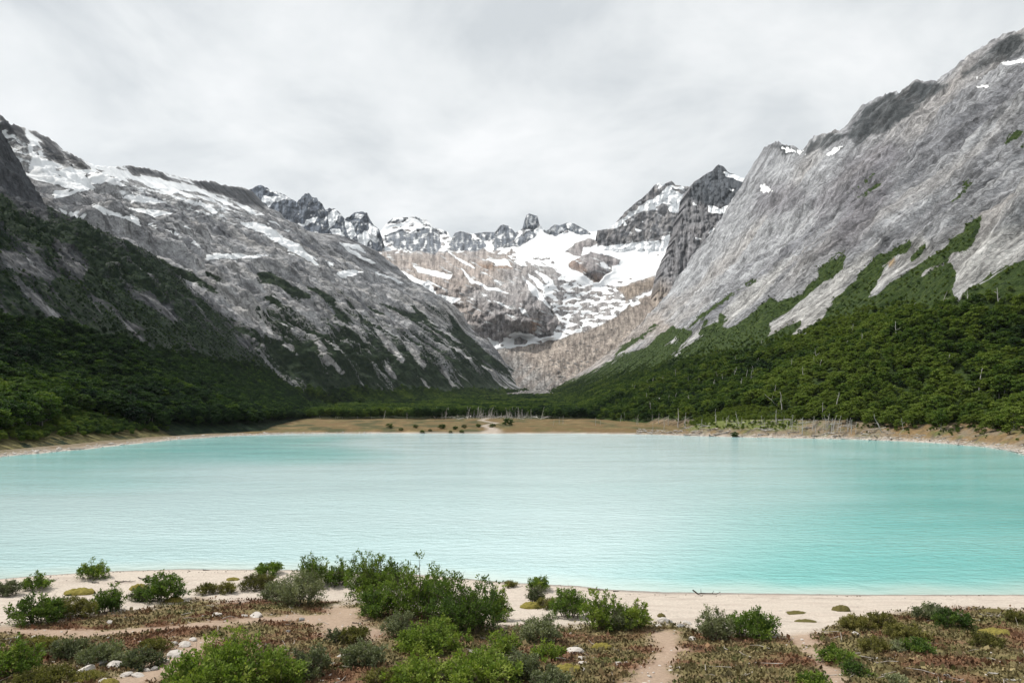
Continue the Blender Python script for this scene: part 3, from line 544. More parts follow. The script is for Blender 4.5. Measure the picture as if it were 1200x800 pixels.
    # scattered outcrops on the snowfield
    oc = fbm(PX/11, PY/4.5, 9, 4, 380) - 0.25 + 0.42*polys(PX, PY, [[(640, 318), (690, 335), (770, 335), (775, 345), (745, 352), (700, 378), (670, 395), (650, 375), (640, 345)]], 10) - 1.2*polys(PX, PY, [[(600, 290), (640, 275), (712, 272), (760, 285), (775, 320), (735, 325), (705, 335), (660, 320), (660, 298), (612, 300)]], 5)
    oc = oc + 0.35*polys(PX, PY, [[(560, 294), (640, 296), (640, 310), (570, 300)], [(425, 284), (450, 292), (520, 294), (520, 300), (440, 300)]], 5)
    rock2 = np.clip(np.maximum(np.maximum(rock, cliff), np.maximum(sstep(-0.02, 0.25, oc), slab)), 0, 1)
    snow = 1 - np.maximum(rock2, mor)
    SL = [[(438, 297), (455, 310), (475, 320), (500, 331), (510, 344), (528, 360), (522, 362), (505, 350), (482, 334), (455, 315)], [(484, 312), (530, 322), (526, 326), (490, 319)], [(540, 314), (552, 326), (566, 334), (596, 343), (575, 340), (552, 330)], [(512, 345), (538, 350), (530, 357), (532, 366), (518, 356)], [(590, 396), (600, 396), (607, 388), (622, 396), (640, 396), (650, 392), (646, 398), (630, 402), (605, 406), (594, 408)],
          [(571, 396), (582, 400), (590, 408), (580, 405)], [(580, 352), (590, 356), (600, 362), (590, 358)], [(608, 362), (616, 364), (620, 372), (612, 368)], [(600, 298), (618, 302), (640, 312), (625, 309)], [(525, 296), (545, 306), (556, 314), (546, 310)], [(570, 304), (590, 304), (600, 312), (586, 310)], [(620, 320), (640, 336), (655, 352), (648, 350), (630, 336)], [(612, 322), (632, 342), (646, 362), (640, 358), (622, 340)], [(628, 318), (644, 326), (655, 340), (645, 336)],
          [(684, 290), (695, 291), (690, 296), (680, 300)], [(703, 308), (713, 310), (715, 314), (704, 312)]]
    snow = np.maximum(snow, polys(qx, qy, SL, 1.2, 0.6)); stn = polys(qx, qy, [[(602, 397), (610, 394), (618, 399), (616, 403), (604, 404)], [(626, 400), (634, 398), (636, 402)]], 1.2); snow = snow*(1-stn)
    snow = np.maximum(snow, mor*polys(qx, qy, [[(684, 386), (696, 381), (700, 382), (690, 387)], [(738, 354), (748, 352), (752, 356), (742, 360)]], 1.2))
    snow = np.maximum(snow, cliff*(0.36+0.5*gnoise(PX/4, PY/7, 3, 383)+0.35*sstep(8, 0, PY-cy[None])*(PX < 520)))
    snow = np.maximum(snow, rock*(1-mor)*(0.22+0.55*gnoise(PX/16, (PY-0.45*PX)/3.2, 3, 386)))
    b1 = P0[-1] + np.array([0, 60, -30]); b2 = P0[-1] + np.array([0, 700, -500]); P = np.concatenate([P0, b1[None], b2[None]], 0); ad = lambda a: np.concatenate([a, a[-1:], a[-1:]], 0)
    st = np.stack([PX*3.5, PY*8.5, 0*PX], -1)
    me = grid_mesh('glacier_basin', P, {'Col': rgba(ad(base)), 'veg': ad(PX*0-1), 'snow': ad(snow), 'st': ad(st)})
    o = link('glacier_basin', me, None, mountain_mat('basin_rock', 3.3)); pset(o, 'snowy cirque with tan rock domes above a beige moraine, at the head of the valley', kind='structure')
    return PX, PY, P0, mor
BASIN = build_basin()

def peak(name, label, crest, base_py, dfun, res, seed, base, cliffcol, snowfun, px_m, rough=26):
    x0, x1 = crest[0][0], crest[-1][0]; px = np.linspace(x0, x1, res[0]); cy = crest_interp(px, crest)
    cy = cy + 0.9*gnoise(px/2.6, 0*px, 0, seed+9)+0.8*gnoise(px/6, 0*px, 3, seed+8)
    v = np.linspace(0, 1, res[1]); PY = base_py + (cy[None]-base_py)*v[:, None]; PX = np.broadcast_to(px[None], PY.shape).copy()
    D = dfun(PX, PY) + rough*ridged(PX/13, PY/24, 0, 5, seed, 0.55) + rough*0.8*fbm(PX/9, PY/9, 3, 4, seed+5, 0.55)
    P0 = p2w(PX, PY, D); qx = PX + 1.8*gnoise(PX/7, PY/7, 0, seed+11); qy = PY + 1.8*gnoise(PX/7, PY/7, 4, seed+12)
    col = np.full(P0.shape, 0.0); col[:] = base; col = mixc(col, cliffcol, np.clip(0.35+0.8*fbm(PX/9, PY/14, 1, 4, seed+20), 0, 1))
    snow = snowfun(qx, qy, PX, PY)
    b1 = P0[-1] + np.array([0, 70, -25]); b2 = P0[-1] + np.array([0, 600, -450]); P = np.concatenate([P0, b1[None], b2[None]], 0); ad = lambda a: np.concatenate([a, a[-1:], a[-1:]], 0)
    me = grid_mesh(name, P, {'Col': rgba(ad(col)), 'veg': ad(PX*0-1), 'snow': ad(snow), 'st': ad(np.stack([PX*3, PY*3, 0*PX], -1))})
    o = link(name, me, None, mountain_mat(name+'_rock', px_m)); pset(o, label, kind='structure'); return o

def snow_jag(qx, qy, PX, PY):
    S = [[(308, 230), (318, 231), (330, 230), (338, 233), (322, 236), (314, 242), (308, 236)], [(312, 222), (322, 224), (340, 233), (330, 230)], [(385, 250), (392, 246), (398, 252), (392, 262), (386, 268)], [(388, 270), (398, 268), (402, 276), (392, 282)], [(404, 258), (412, 262), (418, 276), (412, 280), (406, 270)], [(420, 276), (428, 270), (434, 280), (430, 288), (420, 284)], [(434, 262), (442, 268), (440, 284), (434, 280), (432, 270)], [(360, 258), (372, 254), (368, 260), (352, 266)], [(350, 262), (356, 262), (350, 268)],
         [(418, 250), (426, 252), (424, 256), (416, 256)]]
    return np.maximum(polys(qx, qy, S, 1.2, 0.6), 0.30 + 0.45*fbm(PX/4, PY/5, 0, 3, 440) - 0.25*sstep(380, 340, PX))
peak('jagged_peaks', 'dark blue-grey jagged peaks streaked with snow, behind the left mountainside', [(270, 240), (285, 226), (295, 221), (300, 218), (307, 217), (313, 220), (317, 224), (326, 225), (334, 229), (343, 234), (348, 237), (353, 231), (358, 227), (361, 226), (366, 231), (371, 232), (377, 238), (381, 246), (386, 244), (393, 245), (399, 250), (404, 257), (410, 253), (416, 249), (423, 248), (430, 249), (434, 258), (438, 264), (444, 268), (448, 280)],
     320, lambda X, Y: 3350 + (320-Y)*4.0, (230, 110), 400, (0.20, 0.23, 0.28), (0.115, 0.135, 0.175), snow_jag, 3.0)
def snow_right(qx, qy, PX, PY):
    S = [[(713, 268), (724, 260), (733, 254), (748, 244), (758, 236), (768, 232), (784, 218), (790, 219), (803, 228), (806, 240), (798, 250), (786, 248), (780, 240), (770, 246), (760, 246), (745, 250), (735, 256), (722, 268)], [(786, 219), (800, 219), (804, 224), (792, 222)], [(730, 258), (735, 264), (732, 266)], [(770, 214), (780, 216), (772, 220)], [(745, 268), (752, 270), (746, 272)], [(775, 278), (784, 276), (790, 284), (776, 286)]]
    m = polys(qx, qy, S, 1.4, 0.5)
    r = polys(qx, qy, [[(768, 243), (776, 238), (783, 240), (772, 246)], [(788, 220), (798, 222), (806, 225), (800, 228), (792, 224)]], 1.2)
    m = np.maximum(m*(1-r), sstep(281, 285, qy + 0.1*(PX-760))); return np.maximum(m, 0.22+0.4*fbm(PX/5, PY/5, 0, 3, 470))
peak('snowy_peak', 'rocky peak with a white snowfield on its flank, right of the glacier', [(700, 270), (713, 268), (719, 264), (725, 257), (733, 248), (742, 240), (750, 234), (757, 228), (764, 221), (768, 216), (772, 214), (778, 216), (787, 212), (792, 217), (800, 218), (812, 219), (830, 224), (850, 240), (880, 250)],
     300, lambda X, Y: 3520 + (300-Y)*5.5, (210, 110), 450, (0.36, 0.345, 0.345), (0.22, 0.225, 0.245), snow_right, 3.2, 30)

def build_pillar():
    sil = [(905, 215), (885, 212), (877, 210), (868, 208), (860, 204), (855, 203), (851, 199), (848, 195), (842, 193), (838, 196), (836, 200), (828, 203), (823, 207), (815, 212), (810, 217), (806, 226), (804, 240), (799, 250), (797, 264), (792, 276), (787, 290), (780, 304), (775, 320), (772, 340), (764, 356), (755, 376), (742, 392)]
    inn = [(930, 235), (915, 232), (905, 235), (898, 240), (890, 246), (886, 250), (884, 256), (882, 262), (880, 268), (879, 272), (878, 276), (877, 280), (876, 284), (875, 288), (874, 292), (873, 300), (870, 310), (868, 320), (866, 328), (864, 338), (862, 348), (860, 360), (856, 375), (850, 390), (840, 405), (820, 420), (800, 430)]
    n = len(sil); q = np.linspace(0, n-1, 330); k = np.arange(n)
    sx = np.interp(q, k, [p[0] for p in sil]); sy = np.interp(q, k, [p[1] for p in sil]); ix = np.interp(q, k, [p[0] for p in inn]); iy = np.interp(q, k, [p[1] for p in inn])
    jag = gnoise(q*1.7, 0*q, 0, 509)*1.1; sx = sx + jag; sy = sy + 0.6*gnoise(q*1.9, 0*q, 5, 510)
    v = np.linspace(0, 1, 150); PX = ix[None]*(1-v[:, None]) + sx[None]*v[:, None]; PY = iy[None]*(1-v[:, None]) + sy[None]*v[:, None]
    D = 2520 + 330*v[:, None]**1.6 + 0*PX - 1.0*(PY-300)
    D = D + 20*ridged(PX/10, PY/26, 0, 5, 500, 0.55) + 16*fbm(PX/8, PY/8, 3, 4, 505)
    P0 = p2w(PX, PY, D); qx = PX + 1.5*gnoise(PX/7, PY/7, 0, 511); qy = PY + 1.5*gnoise(PX/7, PY/7, 4, 512)
    col = np.full(P0.shape, 0.0); col[:] = (0.26, 0.26, 0.275); col = mixc(col, (0.33, 0.32, 0.33), np.clip(0.2+0.9*fbm(PX/8, PY/20, 1, 4, 520), 0, 1))
    head = polys(qx, qy, [[(806, 230), (812, 215), (838, 196), (842, 190), (860, 202), (876, 215), (872, 235), (862, 245), (845, 241), (830, 242), (815, 236)]], 3); col = mixc(col, (0.095, 0.108, 0.125), 0.9*head)
    beige = sstep(318, 345, PY - 0.2*(PX-775))*sstep(800, 770, PX); col = mixc(col, (0.42, 0.36, 0.31), beige)
    snow = polys(qx, qy, [[(829, 241), (845, 244), (855, 241), (864, 246), (861, 255), (853, 257), (850, 251), (838, 249), (832, 248)], [(848, 202), (855, 204), (868, 207), (878, 210), (872, 213), (860, 209), (850, 207)], [(855, 222), (860, 222), (858, 224)], [(836, 268), (830, 273), (838, 270)], [(812, 238), (816, 240), (812, 241)], [(815, 278), (822, 280), (816, 281)], [(822, 288), (827, 291), (821, 291)]], 1.0, 0.6)
    b1 = P0[-1] + np.array([-20, 60, -25]); b2 = P0[-1] + np.array([60, 500, -350]); P = np.concatenate([P0, b1[None], b2[None]], 0); ad = lambda a: np.concatenate([a, a[-1:], a[-1:]], 0)
    me = grid_mesh('rock_pillar', P, {'Col': rgba(ad(col)), 'veg': ad(PX*0-1), 'snow': ad(snow), 'st': ad(np.stack([PX*2.6, PY*2.6, 0*PX], -1))})
    o = link('rock_pillar', me, None, mountain_mat('pillar_rock', 2.6)); pset(o, 'dark rock tower with a snow ledge, left end of the right wall', kind='structure')
build_pillar()

# ---- valley floor (lake bed, banks, meadow) and the near shore
def build_floor():
    a = np.concatenate([np.linspace(-2.2, -.94, 30), np.linspace(-0.92, 0.92, 370), np.linspace(.94, 2.2, 30)]); d = np.geomspace(50, 2500, 280)
    X = a[None]*d[:, None]; Y = np.broadcast_to(d[:, None], X.shape).copy(); Z = valley_z(X, Y); P = np.stack([X, Y, Z], -1); sd = lake_sd(X, Y)
    base = np.full(P.shape, 0.0); base[:] = (0.15, 0.10, 0.045)
    base = mixc(base, (0.125, 0.105, 0.042), np.clip(0.30+1.1*fbm(X/11, Y/26, 0, 4, 610), 0, 1)); base = mixc(base, (0.05, 0.058, 0.022), 0.8*sstep(0.25, 0.55, fbm(X/16, Y/40, 8, 4, 629) + 0.25*(np.abs(X+55) < 55)))
    base = mixc(base, (0.30, 0.22, 0.11), np.clip(-0.15+0.9*fbm(X/7, Y/16, 3, 3, 613), 0, 0.8))
    base = mixc(base, (0.045, 0.055, 0.025), sstep(505, 550, Y + 25*gnoise(X/40, Y/60, 0, 616)))
    sidebank = sstep(30, 60, np.abs(X-10))*(Y < 300)
    base = mixc(base, (0.25, 0.215, 0.165), sidebank*(0.35+0.45*sstep(-.2, .3, fbm(X/3.5, Y/3.5, 0, 3, 617))))
    drift = sidebank*(X > 60)*sstep(30, 20, sd); base = mixc(base, (0.23, 0.18, 0.125), drift*(0.4+0.5*sstep(-.3, .4, fbm(X/2.5, Y/2.5, 5, 3, 625)))); base = mixc(base, (0.21, 0.135, 0.055), drift*0.75*sstep(0.0, .4, fbm(X/9, Y/9, 5, 3, 631) + 0.4*sstep(1010, 1080, CX+F*X/Y) - .1)); base = mixc(base, (0.10, 0.12, 0.035), drift*0.8*sstep(.15, .5, fbm(X/7, Y/7, 9, 3, 634))); base = mixc(base, (0.07, 0.06, 0.045), drift*sstep(0.2, 0.5, gnoise(X/1.8, Y/1.8, 5, 627)))
    pxf = CX+F*X/Y; mound = (X > 60)*(Y < 330)*sstep(798, 815, pxf)*sstep(945, 925, pxf)*sstep(8, 12, sd + 2*gnoise(X/4, Y/4, 0, 640)); base = mixc(base, (0.125, 0.155, 0.04), 0.9*mound)
    sand = sstep(1.7+1.1*gnoise(X/6, Y/6, 0, 619), 0.5, sd); base = mixc(base, (0.48, 0.43, 0.385), sand)
    base = mixc(base, (0.36, 0.31, 0.26), sstep(4.5, 2.5, sd)*(1-sand)*0.6)
    base = mixc(base, (0.11, 0.105, 0.10), sstep(1330, 1480, Y + 50*gnoise(X/30, Y/60, 0, 618)))
    # stream bed across the meadow
    sx = np.interp(Y, [310, 335, 370, 420, 480, 560, 700], [-14, -8, -16, -10, -22, -18, -30]); wd = np.interp(Y, [310, 330, 360, 600], [8, 3.5, 1.6, 2.5])
    base = mixc(base, (0.46, 0.40, 0.35), 0.8*sstep(1.5, 0.5, np.abs(X-sx+1.5*gnoise(Y/15, 0*Y, 0, 622))/wd)*(Y > 300)*(Y < 560))
    me = grid_mesh('valley_floor', P, {'Col': rgba(base)})
    m, t, b, o_ = new_mat('meadow'); g = N(t, 'ShaderNodeNewGeometry'); f = noise(t, g.outputs['Position'], 1.3, 5, 0.7)
    L(t, mixcol(t, 1.0, attr(t, 'Col', 'Color'), mapr(t, f, 0.3, 0.7, 0.55, 1.4), 'MULTIPLY'), b.inputs['Base Color']); b.inputs['Roughness'].default_value = 0.95
    bp = N(t, 'ShaderNodeBump'); bp.inputs['Strength'].default_value = 0.8; bp.inputs['Distance'].default_value = 0.5; L(t, f, bp.inputs['Height']); L(t, bp.outputs[0], b.inputs['Normal'])
    pset(link('valley_floor', me, None, m), 'flat orange-brown bog meadow and lake banks at the far end of the lake', kind='structure')
build_floor()

PATHS = [([(395, 728, 13), (345, 722, 9), (290, 727, 8), (240, 731, 6), (190, 736, 5), (120, 742, 5), (60, 742, 8), (0, 736, 8)]), ([(600, 690, 30), (595, 712, 22), (585, 730, 12)]), ([(935, 738, 12), (945, 752, 8), (958, 770, 7), (975, 790, 8), (985, 815, 9)]), ([(780, 742, 10), (785, 762, 10), (770, 785, 14), (755, 812, 20)]), ([(420, 742, 20), (400, 735, 20), (405, 715, 12)]),
         ([(233, 752, 12), (215, 768, 14), (185, 785, 16), (150, 800, 18)])]
def fg_masks(px, py, X, Y, sd):
    """1 = bare sand, 0 = heath; plus whitish stone path"""
    edge_l = np.interp(px, [-300, 0, 60, 150, 230, 280, 330, 400, 470, 560, 620, 680, 760, 800, 850, 905, 935, 960, 985, 1020, 1060, 1120, 1200, 1500], [730, 733, 727, 716, 702, 704, 700, 706, 712, 728, 735, 734, 728, 736, 742, 744, 742, 742, 728, 722, 718, 712, 716, 720])
    wob = 4.5*gnoise(X*0.55, Y*0.7, 0, 701) + 3.0*gnoise(X*1.6, Y*1.9, 0, 703) + 2.0*gnoise(X*4.0, Y*4.0, 0, 702)
    sand = sstep(4.5, -4.5, py + wob - edge_l)
    path = np.zeros(px.shape)
    for P in PATHS:
        for (x0, y0, w0), (x1, y1, w1) in zip(P, P[1:]):
            ex, ey = x1-x0, y1-y0; tt = np.clip(((px-x0)*ex+(py-y0)*ey*4)/(ex*ex+ey*ey*4), 0, 1)
            dist = np.sqrt((px-x0-tt*ex)**2*0.35+((py-y0-tt*ey)*1.9)**2); wd = w0+(w1-w0)*tt
            path = np.maximum(path, sstep(1.7, 0.25, (dist + 1.5*wob)/wd))
    return sand, path
def build_near_ground():
    a = np.linspace(-1.05, 1.05, 440); d = np.concatenate([np.geomspace(3.0, 14, 40, endpoint=False), np.linspace(14, 46, 270), np.linspace(46.4, 62, 14)])
    X = a[None]*d[:, None]; Y = np.broadcast_to(d[:, None], X.shape).copy(); Z = fg_z(X, Y); sd = lake_sd(X, Y); P = np.stack([X, Y, Z], -1)
    px, py = w2p(P); sand, path = fg_masks(px, py, X, Y, sd)
    base = np.full(P.shape, 0.0); base[:] = (0.165, 0.088, 0.050)
    red = sstep(-0.2, 0.5, fbm(X*0.35, Y*0.5, 0, 3, 710)); base = mixc(base, (0.20, 0.165, 0.075), 1-red)
    base = mixc(base, (0.28, 0.18, 0.115), np.clip(-0.05+0.8*fbm(X*0.9, Y*1.3, 3, 4, 713), 0, 0.9))
    base = mixc(base, (0.055, 0.04, 0.03), sstep(0.35, 0.7, gnoise(X*2.3, Y*2.9, 1, 716))*0.7)
    pc = np.full(P.shape, 0.0); pc[:] = (0.40, 0.30, 0.23)
    base = mixc(base, pc, np.clip(path*0.9, 0, 1))
    sc = np.full(P.shape, 0.0); sc[:] = (0.55, 0.485, 0.42)
    sc = mixc(sc, (0.44, 0.37, 0.32), np.clip(0.1+0.8*fbm(X*0.35, Y*1.6, 7, 4, 719), 0, 0.8))
    base = mixc(base, sc, sand)
    wet = sstep(0.55, 0.05, sd + 0.12*gnoise(X*0.8, Y*0.8, 3, 722)); base = mixc(base, (0.27, 0.235, 0.21), wet)
    # strand line of dark bits
    ln = np.exp(-((sd-1.35-0.25*gnoise(X*0.4, 0*Y, 0, 725))/0.10)**2)*sstep(0.1, 0.5, gnoise(X*1.3, Y*2, 0, 726)); base = mixc(base, (0.16, 0.12, 0.09), 0.6*ln*(X > 5))
    rough = np.where(sand > 0.5, 0.0, 1.0)*(1-0.7*path)
    P[..., 2] += rough*(0.05*gnoise(X*2.2, Y*2.2, 0, 730) + 0.03*gnoise(X*5, Y*5, 0, 731)) + (1-rough)*0.012*gnoise(X*3, Y*3, 0, 732)
    me = grid_mesh('ground', P, {'Col': rgba(base), 'wet': wet})
    # the knoll behind the camera and to the sides
    bx = np.linspace(-260, 260, 130); by = np.concatenate([np.linspace(-400, -8, 30), np.linspace(-4, 64, 34)]); BX, BY = np.meshgrid(bx, by); BZ = fg_z(BX, BY); BZ = BZ - np.where((BY > 2.5) & (np.abs(BX) < 0.97*BY-4), 1.5, 0.05)
    m, t, b, o_ = new_mat('shore_ground'); g = N(t, 'ShaderNodeNewGeometry'); pos = g.outputs['Position']
    f = noise(t, pos, 9.0, 6, 0.7); f2 = noise(t, pos, 38.0, 3, 0.6)
    k = math_(t, 'MULTIPLY', mapr(t, f, 0.3, 0.7, 0.78, 1.2), mapr(t, f2, 0.3, 0.7, 0.85, 1.15))
    L(t, mixcol(t, 1.0, attr(t, 'Col', 'Color'), k, 'MULTIPLY'), b.inputs['Base Color']); L(t, mapr(t, attr(t, 'wet'), 0, 1, 0.95, 0.35), b.inputs['Roughness'])
    bp = N(t, 'ShaderNodeBump'); bp.inputs['Strength'].default_value = 0.6; bp.inputs['Distance'].default_value = 0.06; L(t, math_(t, 'ADD', f, f2), bp.inputs['Height']); L(t, bp.outputs[0], b.inputs['Normal'])
    pset(link('ground', me, None, m), 'sandy near shore with reddish brown heath and trodden paths', kind='structure')
    BP = np.stack([BX, BY, BZ], -1); bc = np.full(BP.shape, 0.0); bc[:] = (0.16, 0.12, 0.07)
    pset(link('knoll', grid_mesh('knoll', BP, {'Col': rgba(bc), 'wet': BX*0}), None, m), 'heath covered knoll above the near shore', kind='structure')
build_near_ground()

def build_lake():
    a = np.concatenate([np.linspace(-1.7, -.94, 20), np.linspace(-0.92, 0.92, 240), np.linspace(.94, 1.7, 20)]); d = np.geomspace(33.5, 335, 200)
    X = a[None]*d[:, None]; Y = np.broadcast_to(d[:, None], X.shape).copy(); sd = lake_sd(X, Y); P = np.stack([X, Y, 0*X], -1)
    sh = sstep(-4.0, 0.0, sd + 0.5*gnoise(X/3, Y/3, 0, 801))*(Y < 80) + sstep(-3.0, 0.0, sd)*0.55*(Y >= 80)
    px, py = w2p(P); qx = px + 60*gnoise(X/30, Y/60, 0, 805); qy = py + 5*gnoise(X/30, Y/25, 3, 806)
    # pale sky reflection painted into the water colour, over the middle and left
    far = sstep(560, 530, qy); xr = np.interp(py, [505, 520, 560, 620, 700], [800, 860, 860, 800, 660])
    sky_sheen = sstep(xr+260, xr-120, qx)*(1 - 0.85*sstep(480, 330, qx)*sstep(508, 512, qy)*sstep(552, 530, qy)) * (1-0.5*sstep(300, 60, qx)*sstep(590, 560, qy))
    sky_sheen = sky_sheen*(1-0.12*sstep(600, 690, py)) + 0.10*gnoise(X/40, Y/14, 0, 807)
    me = grid_mesh('lake', P, {'shallow': sh, 'sky_sheen': np.clip(sky_sheen, 0, 1)})
    m, t, b, o_ = new_mat('glacial_water'); g = N(t, 'ShaderNodeNewGeometry'); pos = g.outputs['Position']
    big = noise(t, mapping(t, pos, (0.03, 0.11, 1)), 1.0, 4, 0.6)
    c = mixcol(t, mapr(t, big, 0.3, 0.7, 0, 1), (0.145, 0.445, 0.43), (0.225, 0.53, 0.515))
    c = mixcol(t, attr(t, 'sky_sheen'), c, (0.50, 0.665, 0.685))  # painted sky reflection pales the base colour
    c = mixcol(t, mapr(t, attr(t, 'shallow'), 0, 1, 0, 0.8), c, (0.50, 0.57, 0.52))
    L(t, c, b.inputs['Base Color']); b.inputs['Specular IOR Level'].default_value = 0.5; b.inputs['IOR'].default_value = 1.333
    b.inputs['Roughness'].default_value = 0.10
    w1 = noise(t, mapping(t, pos, (0.55, 1.35, 1)), 1.0, 3, 0.55, 0.4); w2 = noise(t, mapping(t, pos, (2.2, 4.6, 1)), 1.0, 3, 0.6, 0.3); w3 = noise(t, mapping(t, pos, (0.03, 0.09, 1)), 1.0, 2, 0.5)
    h = math_(t, 'ADD', w1, math_(t, 'MULTIPLY', w2, 0.42)); h = math_(t, 'MULTIPLY', h, mapr(t, w3, 0.35, 0.65, 0.55, 1.25)); h = math_(t, 'MULTIPLY', h, mapr(t, attr(t, 'shallow'), 0, 1, 1.0, 0.25))
    bp = N(t, 'ShaderNodeBump'); bp.inputs['Strength'].default_value = 1.0; bp.inputs['Distance'].default_value = 0.17; L(t, h, bp.inputs['Height']); L(t, bp.outputs[0], b.inputs['Normal'])
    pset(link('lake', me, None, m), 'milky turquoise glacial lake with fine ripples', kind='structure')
build_lake()

# ------------------------------------------------------------------ vegetation materials
def leaf_mat(name, stops, transl=0.35, tone_attr=True, hue_noise=0.0):
    m, t, b, o = new_mat(name)
    a = N(t, 'ShaderNodeAttribute'); a.attribute_name = 'tone'; a.attribute_type = 'INSTANCER'
    lt = attr(t, 'leaftone'); oi = N(t, 'ShaderNodeObjectInfo')
    v = math_(t, 'ADD', math_(t, 'ADD', a.outputs['Fac'] if tone_attr else 0.35, mapr(t, oi.outputs['Random'], 0, 1, -0.14, 0.14)), lt)
    c = ramp(t, v, stops); L(t, c, b.inputs['Base Color']); b.inputs['Roughness'].default_value = 0.75; b.inputs['Specular IOR Level'].default_value = 0.10
    tr = N(t, 'ShaderNodeBsdfTranslucent'); L(t, mixcol(t, 1.0, c, (1.0, 1.15, 0.5), 'MULTIPLY'), tr.inputs[0]); mx = N(t, 'ShaderNodeMixShader'); mx.inputs[0].default_value = transl
    L(t, b.outputs[0], mx.inputs[1]); L(t, tr.outputs[0], mx.inputs[2]); L(t, mx.outputs[0], o.inputs[0]); return m
def plain_mat(name, c1, c2, scale, rough=0.9, bump=0.02, detail=5):
    m, t, b, o = new_mat(name); tcn = N(t, 'ShaderNodeTexCoord'); f = noise(t, tcn.outputs['Object'], scale, detail, 0.65)
    L(t, ramp(t, f, [(0.32, c1), (0.68, c2)]), b.inputs['Base Color']); b.inputs['Roughness'].default_value = rough
    bp = N(t, 'ShaderNodeBump'); bp.inputs['Strength'].default_value = 0.8; bp.inputs['Distance'].default_value = bump; L(t, f, bp.inputs['Height']); L(t, bp.outputs[0], b.inputs['Normal']); return m
M_TREE = leaf_mat('beech_leaves', [(0.0, (0.012, 0.028, 0.017)), (0.35, (0.034, 0.068, 0.020)), (0.65, (0.085, 0.138, 0.026)), (1.0, (0.165, 0.215, 0.042))], 0.3)
M_BARK = plain_mat('grey_bark', (0.16, 0.15, 0.135), (0.34, 0.325, 0.30), 6.0)
M_DEAD = plain_mat('bleached_wood', (0.34, 0.32, 0.30), (0.62, 0.60, 0.57), 9.0)
M_DRIFT = plain_mat('driftwood', (0.22, 0.19, 0.165), (0.52, 0.48, 0.44), 7.0)
M_TWIG = plain_mat('brown_twig', (0.10, 0.08, 0.06), (0.26, 0.22, 0.18), 8.0)

def quads(pos, axis, nrm, ln, wd):
    """diamond leaves: pos base, along axis, half width wd"""
    side = np.cross(axis, nrm); side /= np.linalg.norm(side, axis=1)[:, None] + 1e-9
    mid = pos + axis*(ln*0.5)[:, None]
    V = np.stack([pos, mid + side*wd[:, None], pos + axis*ln[:, None], mid - side*wd[:, None]], 1).reshape(-1, 3)
    return V, np.arange(len(V))
def unit(v): return v/(np.linalg.norm(v, axis=-1, keepdims=True)+1e-9)
def tubes(paths, radii, sides=5):
    """paths: list of (k,3); radii list of (k,)"""
    VV, FF, o = [], [], 0
    for p, r in zip(paths, radii):
        p = np.asarray(p, float); k = len(p); tg = unit(np.gradient(p, axis=0)); up = np.array([0.31, 0.17, 0.93]); a = unit(np.cross(tg, up)); b = np.cross(tg, a)
        an = np.linspace(0, 2*math.pi, sides, endpoint=False)
        V = p[:, None] + (a[:, None]*np.cos(an)[None, :, None] + b[:, None]*np.sin(an)[None, :, None])*np.asarray(r)[:, None, None]
        VV.append(V.reshape(-1, 3)); i = np.arange(k*sides).reshape(k, sides) + o
        q = np.stack([i[:-1], np.roll(i[:-1], -1, 1), np.roll(i[1:], -1, 1), i[1:]], -1).reshape(-1, 4); FF.append(q); o += k*sides
    return np.concatenate(VV), np.concatenate(FF)

